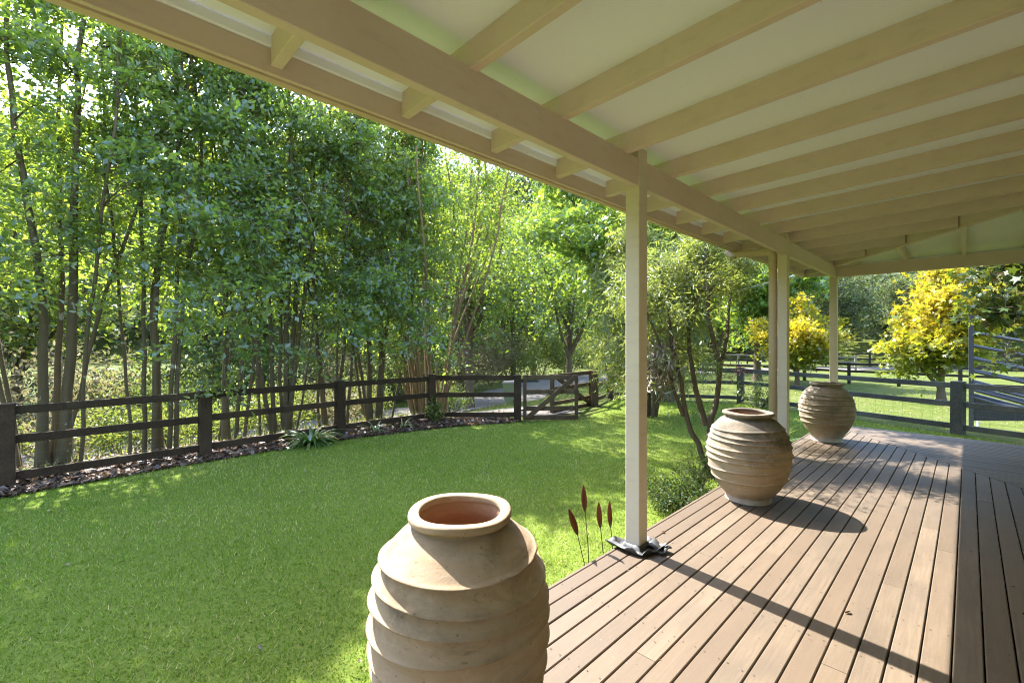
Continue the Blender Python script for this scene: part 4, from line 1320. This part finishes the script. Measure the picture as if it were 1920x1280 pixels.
# maple at the right edge, close
b = (2.0, 12.1)
base = (b[0], b[1], tz(*b) - .05)
stems = [([base, (b[0], b[1], 1.2), (b[0] + .1, b[1], 4.8)], 0.13, 0.03)]
for a_, h_, r_ in ((2.6, 3.6, 1.7), (3.3, 3.0, 1.9), (4.0, 2.6, 1.7), (3.0, 2.0, 1.6), (3.7, 4.2, 1.6), (2.2, 2.6, 1.5), (0.5, 3.4, 1.6), (5.3, 3.0, 1.5), (1.3, 3.4, 1.6)):
    stems.append(([(b[0], b[1], 0.5 + h_ * .2), (b[0] + r_ * .5 * math.cos(a_), b[1] + r_ * .5 * math.sin(a_), h_ * .75), (b[0] + r_ * math.cos(a_), b[1] + r_ * math.sin(a_), h_)], 0.05, 0.012))
make_tree('green_maple', 'broad leaved maple turning brown at the right edge of the view', base, stems, 'lf_maple', 'barkdark', 190, (0.135, 0.135), 4, 16, (0.5, 1.2), 0.3, (-35, 30), 0.26, 'paddock trees', 64, 0.2, T_STAR, 0.01)

# background trees behind the drive
BACK = [
    # x, y, height, radius, material, leaf, label
    (-17.5, 12.0, 11.0, 3.2, 'lf_crape', .17, 'leafy green tree across the drive behind the crape stems'),
    (-21.5, 17.0, 13.5, 3.8, 'lf_amber', .20, 'bright green tree across the drive above the bin'),
    (-22.0, 24.0, 14.5, 4.2, 'lf_amber', .22, 'broad bright tree across the drive behind the gate'),
    (-21.0, 32.0, 14.0, 4.4, 'lf_amber', .22, 'tall bright tree across the drive right of the gate'),
    (-14.0, 37.0, 11.0, 4.0, 'lf_crape', .22, 'green tree by the drive bend behind the bottlebrush'),
    (-19.0, 4.0, 8.5, 3.2, 'lf_crape', .17, 'green tree across the drive behind the six stemmed laurel'),
    (-18.5, -2.5, 8.0, 3.0, 'lf_shrub', .17, 'yellow green tree across the drive at far left'),
    (-26.0, 9.0, 13.0, 4.2, 'lf_gum', .24, 'tall gum tree far behind the laurels'),
    (-29.0, 0.0, 13.0, 4.4, 'lf_gum', .24, 'tall gum tree far behind the left laurels'),
    (-31.0, 20.0, 19.0, 4.6, 'lf_gum', .26, 'tall gum tree far behind the crape myrtle'),
    (-28.0, 36.0, 14.0, 4.6, 'lf_gum', .26, 'tall gum tree far behind the gate'),
    (-9.0, 52.0, 11.0, 4.0, 'lf_gum', .27, 'pale gum tree past the black paddock fence'),
    (-3.5, 58.0, 12.0, 4.4, 'lf_gum', .27, 'rounded gum tree at the hill foot between the yellow maples'),
    (-14.0, -8.0, 8.0, 3.2, 'lf_crape', .17, 'green tree beyond the fence outside left'),
    (-13.2, 10.9, 9.2, 2.9, 'lf_crape', .13, 'leafy green tree on the near side of the drive right of the orange stems'),
    (-13.4, 17.2, 10.5, 3.3, 'lf_amber', .15, 'spreading bright tree between drive and fence behind the open gate leaf'),
    (-20.5, 20.5, 10.0, 3.4, 'lf_crape', .17, 'mid green tree across the drive bend behind the closed gate'),
    (-23.0, 11.5, 10.0, 3.6, 'lf_shrub', .19, 'yellow green tree across the drive in line with the orange stems'),
    (-22.5, -1.0, 10.0, 3.6, 'lf_crape', .19, 'full green tree across the drive behind the two trunked laurel'),
    (-22.0, 6.5, 10.5, 3.6, 'lf_shrub', .19, 'yellowish tree across the drive behind the slender laurel'),
    (-24.0, -7.0, 10.0, 3.8, 'lf_crape', .20, 'green tree across the drive at the left margin'),
    (-14.5, 58.0, 13.0, 4.5, 'lf_gum', .28, 'grey green gum tree past the pale fence'),
    (2.5, 62.0, 12.0, 4.5, 'lf_gum', .28, 'gum tree at the hill foot behind the loading ramp'),
]
for k, (x_, y_, h_, r_, m_, lf, lab) in enumerate(BACK):
    bark = 'barkgrey' if m_ == 'lf_gum' else 'barkdark'
    round_tree('background_tree', lab, x_, y_, h_, r_, m_, bark, 105, (lf, lf * .62), 17, 80 + k, 'trees beyond the drive', T_LEAF, 0.17, 1.6 if m_ == 'lf_gum' else (1.5 if -13.6 < x_ < -13.0 else 1.0), 5, r_ * .20)

# understory shrubs behind the fence
def shrub(name, label, x_, y_, h_, rad, leafmat, n, leaf, seed, group, tmpl=T_LEAF, z=None):
    g = np.random.default_rng(seed)
    zb = tz(x_, y_) if z is None else z
    root = empty(name, (x_, y_, zb), label, 'shrub', group)
    w = MB()
    C = []
    for k in range(int(14 + rad * 10)):
        a_ = g.uniform(0, 2 * math.pi); rr = rad * math.sqrt(g.random()); hh = h_ * g.uniform(.55, 1) * (1 - .45 * (rr / rad) ** 2)
        e = np.array([x_ + rr * math.cos(a_), y_ + rr * math.sin(a_), zb + hh])
        q = bez((x_ + rr * .15 * math.cos(a_), y_ + rr * .15 * math.sin(a_), zb - .02), e, (0, 0, hh * .15), 6)
        w.tube(q, list(np.linspace(.009, .002, 6)), 4, False)
        for u in (0.45, 0.62, 0.78, 0.92, 1.0):
            kk = min(int(u * 5), 4)
            C.append(q[kk] + (q[min(kk + 1, 5)] - q[kk]) * (u * 5 - kk))
    C = np.array(C)
    ci = g.integers(0, len(C), n)
    off = g.normal(0, 1, (n, 3)) * rad * .13
    P = C[ci] + off
    P[:, 2] = np.maximum(P[:, 2], zb + 0.02)
    A = norm(off) + g.normal(0, .6, (n, 3)) + np.array([0, 0, .3])
    N = g.normal(0, .7, (n, 3)) + np.array([0, 0, .6])
    w.build('stems', M['barkdark'], root, True)
    o = place_mesh('foliage', leaf_mesh('foliage', P, A, N, leaf[0] * g.uniform(.6, 1.2, n), leaf[1] * g.uniform(.7, 1.1, n), M[leafmat], tmpl, np.clip(.6 * g.random(n) + .4 * g.random(len(C))[ci], 0, 1)), root)
    o['kind'] = 'stuff'
SHR = [
    (-19.2, 12.6, 2.0, 1.5, 'lf_cover', 2600, (.10, .055), 'dark green bush across the drive left of the bin'),
    (-22.2, 33.5, 2.3, 1.8, 'lf_dry', 2600, (.12, .06), 'straw bush at the drive bend behind the bottlebrush'),
    (-10.9, -1.2, 1.1, 0.9, 'lf_shrub', 2600, (.06, .032), 'green bush left of the two trunked laurel'),
    (-11.6, 1.6, 1.5, 1.0, 'lf_cover', 2600, (.06, .032), 'darker green bush behind the thick trunked laurel'),
    (-11.8, 3.9, 1.4, 1.0, 'lf_shrub', 2600, (.06, .03), 'tall light green bush at the drive edge behind the laurels'),
    (-11.5, 5.7, 1.3, 0.9, 'lf_shrub', 2400, (.06, .03), 'light bush behind the orange stems at the drive edge'),
    (-15.9, -0.4, 1.9, 1.5, 'lf_dry', 2600, (.09, .045), 'large dry grey bush across the drive at left'),
    (-16.6, 4.4, 2.2, 1.6, 'lf_cover', 2800, (.09, .05), 'large dark bush across the drive behind the laurels'),
    (-17.4, 8.6, 2.0, 1.5, 'lf_shrub', 2800, (.09, .05), 'big light green bush across the drive near the orange stems'),
    (-19.4, 17.4, 2.2, 1.6, 'lf_dry', 2600, (.10, .05), 'tall pinkish dry bush across the drive left of the gate'),
    (-20.8, 23.4, 2.2, 1.7, 'lf_shrub', 2600, (.11, .06), 'big pale green bush across the drive above the gate'),
    (-20.0, 29.5, 2.2, 1.7, 'lf_shrub', 2600, (.11, .06), 'yellowish bush where the drive bends behind the gate'),
    (-9.9, 0.75, 0.95, 0.75, 'lf_shrub', 1700, (.060, .034), 'yellow green bush between the two leftmost laurels'),
    (-10.4, 2.0, 1.0, 0.8, 'lf_brush', 1500, (.08, .015), 'dry wispy bush behind the second fence post'),
    (-10.3, 3.2, 0.95, 0.75, 'lf_shrub', 1500, (.060, .034), 'pale green bush behind the six stemmed laurel'),
    (-10.2, 4.6, 1.0, 0.8, 'lf_dry', 900, (.07, .03), 'brownish bush behind the low spreading laurel'),
    (-9.6, 7.2, 0.85, 0.6, 'lf_cover', 1500, (.055, .030), 'dark leafed bush right of the orange stems'),
    (-11.3, 0.1, 1.1, 1.0, 'lf_dry', 1100, (.08, .03), 'grey brown bush at left by the drive'),
    (-16.0, 2.5, 1.5, 1.3, 'lf_shrub', 2400, (.09, .05), 'rounded bush across the drive at left'),
    (-16.2, 6.5, 1.6, 1.4, 'lf_dry', 2400, (.09, .04), 'straw coloured bush across the drive in the middle'),
    (-17.0, 10.5, 1.5, 1.3, 'lf_shrub', 2400, (.09, .05), 'green bush across the drive behind the orange stems'),
    (-18.6, 15.0, 1.6, 1.4, 'lf_dry', 2400, (.10, .05), 'pinkish dry bush across the drive above the bin'),
    (-20.2, 20.0, 1.7, 1.5, 'lf_shrub', 2400, (.11, .06), 'green bush across the drive behind the gate'),
    (-20.6, 26.5, 1.7, 1.5, 'lf_cover', 2400, (.11, .06), 'dark bush across the drive right of the gate'),
    (-15.8, -3.0, 1.5, 1.4, 'lf_shrub', 2400, (.09, .05), 'pale bush across the drive at far left'),
    (-6.35, 5.2, 0.42, 0.18, 'lf_cover', 420, (.05, .03), 'small seedling at the fence post beside the orange stems'),
    (-7.35, 5.15, 0.50, 0.22, 'lf_shrub', 420, (.06, .03), 'small green plant against the fence below the orange stems'),
    (-3.55, 11.8, 0.75, 0.45, 'lf_brush', 900, (.07, .012), 'wispy plant at the grey fence behind the stained pot'),
]
for k, (x_, y_, h_, r_, m_, n_, lf, lab) in enumerate(SHR):
    if 'seedling' in lab: continue
    if x_ < -15:
        h_, r_, n_, lf = h_ * 1.5, r_ * 1.45, int(n_ * 1.3), (lf[0] * 1.6, lf[1] * 1.6)
    else:
        lf = (lf[0] * 1.25, lf[1] * 1.35)
    shrub('shrub', lab, x_, y_, h_, r_, m_, n_, lf, 120 + k, 'understory shrubs')
shrub('ground_cover', 'low dark ground cover at the foot of the deck edge bottlebrush', -2.02, 4.35, 0.30, 0.42, 'lf_cover', 2600, (.032, .018), 140, 'plants by the deck', z=-0.3)
shrub('ground_cover', 'dark creeping plant round the bottlebrush stems', -2.1, 4.95, 0.55, 0.24, 'lf_cover', 1500, (.026, .014), 141, 'plants by the deck', z=-0.3)

# strappy plants
def strappy(label, x_, y_, n, ln, w, seed, z=-0.29, mat='lf_strap', up=0.9):
    g = np.random.default_rng(seed)
    root = empty('strap_leaf_plant', (x_, y_, z), label, 'plant', 'strap leaved plants')
    for k in range(n):
        a_ = g.uniform(0, 2 * math.pi)
        L = ln * g.uniform(.6, 1.1)
        el = g.uniform(.55, 1.45) * up
        dv = np.array([math.cos(a_), math.sin(a_)])
        sd = np.array([-dv[1], dv[0], 0])
        V = []; F = []
        p = np.array([x_ + dv[0] * .03, y_ + dv[1] * .03, z])
        m_ = 8
        for i_ in range(m_ + 1):
            u = i_ / m_
            ww = w * (0.75 + .5 * u) * (1 - u ** 3) * .5 + .001
            V += [p - sd * ww + np.array([0, 0, ww * .35]), p, p + sd * ww + np.array([0, 0, ww * .35])]
            e = el - 1.9 * u * (1.15 - .35 * el)
            p = p + np.array([dv[0] * math.cos(e), dv[1] * math.cos(e), math.sin(e)]) * L / m_
            p[2] = max(p[2], z + 0.006)
        for i_ in range(m_):
            F += [(3 * i_, 3 * i_ + 1, 3 * i_ + 4, 3 * i_ + 3), (3 * i_ + 1, 3 * i_ + 2, 3 * i_ + 5, 3 * i_ + 4)]
        o = MB().add(V, F).build('leaf', M[mat], root, True)
        at = o.data.attributes.new('rnd', 'FLOAT', 'POINT')
        at.data.foreach_set('value', np.full(len(V), g.random() ** 1.5))
    return root
strappy('large strappy green clump in the mulch bed before the third fence post', -7.22, 2.78, 100, 0.54, 0.040, 1, up=0.8)
strappy('small strappy tuft in the mulch right of the third fence post', -7.38, 3.95, 12, 0.34, 0.026, 2)
strappy('sparse strappy tuft in the mulch left of the orange stems', -7.38, 4.5, 10, 0.36, 0.020, 3)
strappy('strappy green clump between the stained pot and the far pot', -1.95, 7.4, 46, 0.55, 0.022, 4, -0.3, 'lf_strap', 1.1)
strappy('strappy clump on the lawn side of the downpipe', -1.98, 6.55, 34, 0.5, 0.02, 5, -0.3, 'lf_strap', 1.1)

# small flower pot on the right fence post
fp = empty('hanging_flower', (-4.1, 12.35, 0.35), 'small pink flowering plant on the grey fence post', 'flower')
g_ = np.random.default_rng(77)
P = np.array([-4.12, 12.33, 0.52]) + g_.normal(0, 1, (60, 3)) * np.array([.12, .08, .08])
place_mesh('petals', leaf_mesh('petals', P, g_.normal(0, 1, (60, 3)), g_.normal(0, 1, (60, 3)), np.full(60, .05), np.full(60, .035), M['flower']), fp)
MB().tube([(-4.12, 12.35, 0.1), (-4.12, 12.34, 0.3), (-4.12, 12.33, 0.5)], 0.006, 5).build('stem', M['barkdark'], fp, True)

# ------------------------------------------------------------------ grass blades, litter
def in_poly(poly, x_, y_):
    ins = np.zeros(len(x_), bool)
    n = len(poly)
    for i_ in range(n):
        a_ = poly[i_]; b_ = poly[(i_ + 1) % n]
        if a_[1] == b_[1]: continue
        ins ^= ((a_[1] > y_) != (b_[1] > y_)) & (x_ < (b_[0] - a_[0]) * (y_ - a_[1]) / (b_[1] - a_[1]) + a_[0])
    return ins
def scatter_grass():
    vis = [(-7.3, -2.2), (-7.3, 12.6), (3.5, 12.6), (3.5, 8.75), (-1.63, 8.75), (-1.63, -0.6), (-4.5, -2.2)]
    n = 900000
    x_ = rng.uniform(-7.3, 3.5, n); y_ = rng.uniform(-2.2, 12.6, n)
    d = np.hypot(x_, y_)
    keep = rng.random(n) < np.clip(1.25 - 0.115 * d, 0.22, 1)
    x_, y_, d = x_[keep], y_[keep], d[keep]
    k = in_poly(vis, x_, y_) & in_poly(lawn_poly, x_, y_)
    x_, y_, d = x_[k], y_[k], d[k]
    n = len(x_)
    z_ = np.full(n, -0.297)
    # patchy height and tone
    pat = np.sin(x_ * 2.1 + 1.3 * np.sin(y_ * 1.7)) * np.cos(y_ * 2.6 + np.sin(x_ * 3.1)) + 0.5 * np.sin(x_ * 7.3) * np.sin(y_ * 6.1)
    h_ = (0.020 + 0.003 * pat) * rng.uniform(.6, 1.3, n) + 0.0006 * d
    a_ = rng.uniform(0, 2 * math.pi, n)
    lean = rng.uniform(0.1, 1.5, n)
    w = 0.0036 * rng.uniform(.6, 1.4, n) + 0.00065 * d
    B = np.stack([x_, y_, z_], -1)
    sd = np.stack([-np.sin(a_), np.cos(a_), np.zeros(n)], -1) * w[:, None] * .5
    tip = B + np.stack([np.cos(a_) * lean * h_, np.sin(a_) * lean * h_, h_], -1)
    V = np.stack([B - sd, B + sd, tip], 1).reshape(-1, 3)
    F = np.arange(3 * n).reshape(n, 3)
    big = np.sin(x_ * .9 + 1.2 * np.sin(y_ * .7 + 1)) * np.sin(y_ * 1.1 + .8 * np.sin(x_ * 1.3)) + .6 * np.sin(x_ * 2.3 + y_ * 1.1) * np.sin(y_ * 3.1 - x_)
    r_ = np.clip(0.50 + 0.10 * pat + 0.14 * big + rng.normal(0, .25, n), 0, 0.9)
    r_ = np.where(rng.random(n) < 0.05 + 0.03 * pat + 0.05 * np.clip(big, 0, 1), 1.0, r_)
    tag(place_mesh('lawn_grass', fast_mesh('lawn_grass', V, F, M['grass'], np.repeat(r_, 3))), 'short mown grass blades of the lawn', 'grass', None, 'stuff')
    return n
print('grass', scatter_grass())
# longer rough grass outside the fence
def scatter_rough():
    n = 90000
    x_ = rng.uniform(-16, 6, n); y_ = rng.uniform(-6, 30, n)
    d = poly_dist(x_, y_)
    dr = np.min(np.stack([np.hypot(x_ - p[0], y_ - p[1]) for p in np.array([np.interp(np.linspace(0, 9, 90), np.arange(10), np.array(DRIVE)[:, k]) for k in (0, 1)]).T]), 0)
    clump = np.sin(x_ * 1.9 + 2 * np.sin(y_ * .8)) * np.sin(y_ * 1.6) > -0.2
    k = (d > 0.15) & (dr > 1.9) & clump & ~((np.abs(y_ - 8.2) < 0.9) & (x_ < -6))
    x_, y_, d = x_[k], y_[k], d[k]
    n = len(x_)
    z_ = terrain(x_, y_) - .005
    h_ = np.where(x_ < -7.5, 0.11, 0.05) * rng.uniform(.5, 1.5, n)
    a_ = rng.uniform(0, 2 * math.pi, n); lean = rng.uniform(.1, .9, n); w = 0.012 * rng.uniform(.6, 1.4, n)
    B = np.stack([x_, y_, z_], -1)
    sd = np.stack([-np.sin(a_), np.cos(a_), np.zeros(n)], -1) * w[:, None] * .5
    tip = B + np.stack([np.cos(a_) * lean * h_, np.sin(a_) * lean * h_, h_], -1)
    V = np.stack([B - sd, B + sd, tip], 1).reshape(-1, 3)
    r_ = np.clip(rng.normal(.72, .2, n), 0, 1)
    tag(place_mesh('rough_grass', fast_mesh('rough_grass', V, np.arange(3 * n).reshape(n, 3), M['roughgrass'], np.repeat(r_, 3))), 'longer rough grass outside the fence', 'grass', None, 'stuff')
scatter_rough()
def scatter_litter():
    n = 26000
    y_ = rng.uniform(-2.5, 6.5, n)
    xe = np.interp(y_, [p[0] for p in BEDX], [p[1] for p in BEDX])
    x_ = xe - 0.95 * rng.random(n) ** 0.8 + 0.05
    P = np.stack([x_, y_, np.full(n, -0.283) + rng.random(n) * 0.028], -1)
    A = rng.normal(0, 1, (n, 3)) * np.array([1, 1, .22])
    N = rng.normal(0, .35, (n, 3)) + np.array([0, 0, 1])
    big = rng.random(n) < .22
    L = np.where(big, rng.uniform(.06, .12, n), rng.uniform(.02, .055, n))
    r_ = np.clip(rng.beta(1.5, 2.2, n) + np.where(big, .12, 0), 0, 1)
    tag(place_mesh('leaf_litter', leaf_mesh('leaf_litter', P, A, N, L, L * rng.uniform(.3, .8, n), M['litter'], T_LEAF, r_)), 'brown leaf litter and bark chips in the fence bed', 'leaf litter', None, 'stuff')
    n = 14000
    x_ = rng.uniform(-12.5, -7.9, n); y_ = rng.uniform(-3, 8, n)
    P = np.stack([x_, y_, terrain(x_, y_) + .012], -1)
    A = rng.normal(0, 1, (n, 3)) * np.array([1, 1, .25]); N = rng.normal(0, .35, (n, 3)) + np.array([0, 0, 1])
    L = rng.uniform(.03, .10, n)
    tag(place_mesh('fallen_leaves', leaf_mesh('fallen_leaves', P, A, N, L, L * .5, M['litter'], T_LEAF, rng.random(n))), 'fallen leaves on the ground under the laurels', 'leaf litter', None, 'stuff')
scatter_litter()

# ------------------------------------------------------------------ wooded hill
def hill_forest():
    pts = []
    g = np.random.default_rng(99)
    n = 2600
    az = g.uniform(R(84), R(196), n); r_ = 64 + 150 * g.random(n) ** 1.1
    x_ = r_ * np.cos(az); y_ = r_ * np.sin(az)
    z_ = terrain(x_, y_)
    rad = g.uniform(2.0, 4.2, n) * (0.8 + r_ / 300); hh = rad * g.uniform(1.1, 1.9, n)
    per = 46
    ci = np.repeat(np.arange(n), per)
    u = norm(g.normal(0, 1, (n * per, 3)))
    u[:, 2] = np.abs(u[:, 2]) * 1.0 - 0.25
    lump = 1 + 0.22 * np.sin(u[:, 0] * 5 + ci) * np.cos(u[:, 1] * 6 + ci * 1.3)
    P = np.stack([x_, y_, z_ + hh * 0.9], -1)[ci] + u * np.stack([rad, rad, hh], -1)[ci] * (lump * g.uniform(.75, 1.05, n * per))[:, None]
    A = g.normal(0, 1, (n * per, 3)); N = u + g.normal(0, .45, (n * per, 3)) + np.array([0, 0, .3])
    L = g.uniform(.7, 1.5, n * per) * (0.75 + r_[ci] / 260)
    rnd = np.clip(.35 * g.random(n * per) + .65 * g.random(n)[ci], 0, 1)
    tag(place_mesh('hill_forest', leaf_mesh('hill_forest', P, A, N, L, L * .75, M['lf_hill'], T_LEAF, rnd)), 'dull green gum forest covering the hill', 'forest', None, 'stuff')
hill_forest()

# ------------------------------------------------------------------ screw heads and litter specks on the deck
mb = MB()
for k in range(27):
    yy = -3.0 + k * 0.45 + 0.022
    x = DX0
    while x < 0.9:
        if 0.6 < yy < mitre_y(x) - 0.05:
            for fx in (0.2, 0.8):
                cx_, cy_ = x + PITCH * fx + random.uniform(-.003, .003), yy + random.uniform(-.006, .006)
                mb.add([(cx_ + .0036 * math.cos(q), cy_ + .0036 * math.sin(q), 0.0022) for q in np.linspace(0, 2 * math.pi, 7)[:-1]], [tuple(range(6))])
        x += PITCH
sh = mb.build('screw_heads', M['rod'], deck)
sh['kind'] = 'stuff'
n_ = 170
P = np.stack([rng.uniform(-1.55, 0.6, n_), rng.uniform(1.2, 8.0, n_), np.full(n_, .004)], -1)
P = P[P[:, 1] < 8.4 - 1.3 * (P[:, 0] + 1.6)]
n_ = len(P)
db = place_mesh('deck_litter', leaf_mesh('deck_litter', P, rng.normal(0, 1, (n_, 3)) * np.array([1, 1, .05]), np.tile([0.05, 0.0, 1.0], (n_, 1)), rng.uniform(.006, .022, n_), rng.uniform(.0015, .005, n_), M['litter'], T_BLADE, rng.random(n_) ** .6))
tag(db, 'tiny straw and leaf specks scattered on the deck', 'litter', None, 'stuff')
n_ = 130
P = np.stack([rng.uniform(-7, -1.7, n_), rng.uniform(-1.5, 8.5, n_), np.full(n_, -.272)], -1)
P = P[in_poly(lawn_poly, P[:, 0], P[:, 1])]
n_ = len(P)
lt = place_mesh('lawn_leaves', leaf_mesh('lawn_leaves', P, rng.normal(0, 1, (n_, 3)) * np.array([1, 1, .15]), rng.normal(0, .3, (n_, 3)) + np.array([0, 0, 1.0]), rng.uniform(.02, .05, n_), rng.uniform(.012, .025, n_), M['litter'], T_LEAF, .3 + .7 * rng.random(n_)))
tag(lt, 'few small fallen leaves lying on the lawn', 'leaf litter', None, 'stuff')
# ------------------------------------------------------------------ fallen leaves on the deck
for k, (x_, y_, a_, lab) in enumerate(((0.20, 3.35, .6, 'small curled dead leaf on the shaded deck boards'), (-1.50, 2.98, 2.0, 'brown dead leaf by the near post on the deck edge'), (-0.42, 2.75, 1.1, 'tiny dark leaf on the sunlit deck'))):
    m_ = MB()
    L, W = (0.034, 0.014) if k != 1 else (0.03, 0.016)
    V = []
    for i_ in range(6):
        u = i_ / 5
        ww = W * math.sin(math.pi * (u * .96 + .02))
        V += [(L * (u - .5), -ww * .5, .010 + .006 * math.sin(3 * u)), (L * (u - .5), 0, .004), (L * (u - .5), ww * .5, .009)]
    F = []
    for i_ in range(5):
        F += [(3 * i_, 3 * i_ + 1, 3 * i_ + 4, 3 * i_ + 3), (3 * i_ + 1, 3 * i_ + 2, 3 * i_ + 5, 3 * i_ + 4)]
    o = bpy.data.objects.new('fallen_leaf', m_.add(V, F).mesh('fallen_leaf', M['rust'], True))
    link(o)
    o.location = (x_, y_, 0.0)
    o.rotation_euler = (0, 0, a_)
    tag(o, lab, 'leaf', 'fallen leaves on the deck')
print('tris', sum(len(o.data.loop_triangles) if o.data.loop_triangles else sum(len(p.vertices) - 2 for p in o.data.polygons) if len(o.data.polygons) < 50000 else len(o.data.polygons) for o in bpy.data.objects if o.type == 'MESH'))
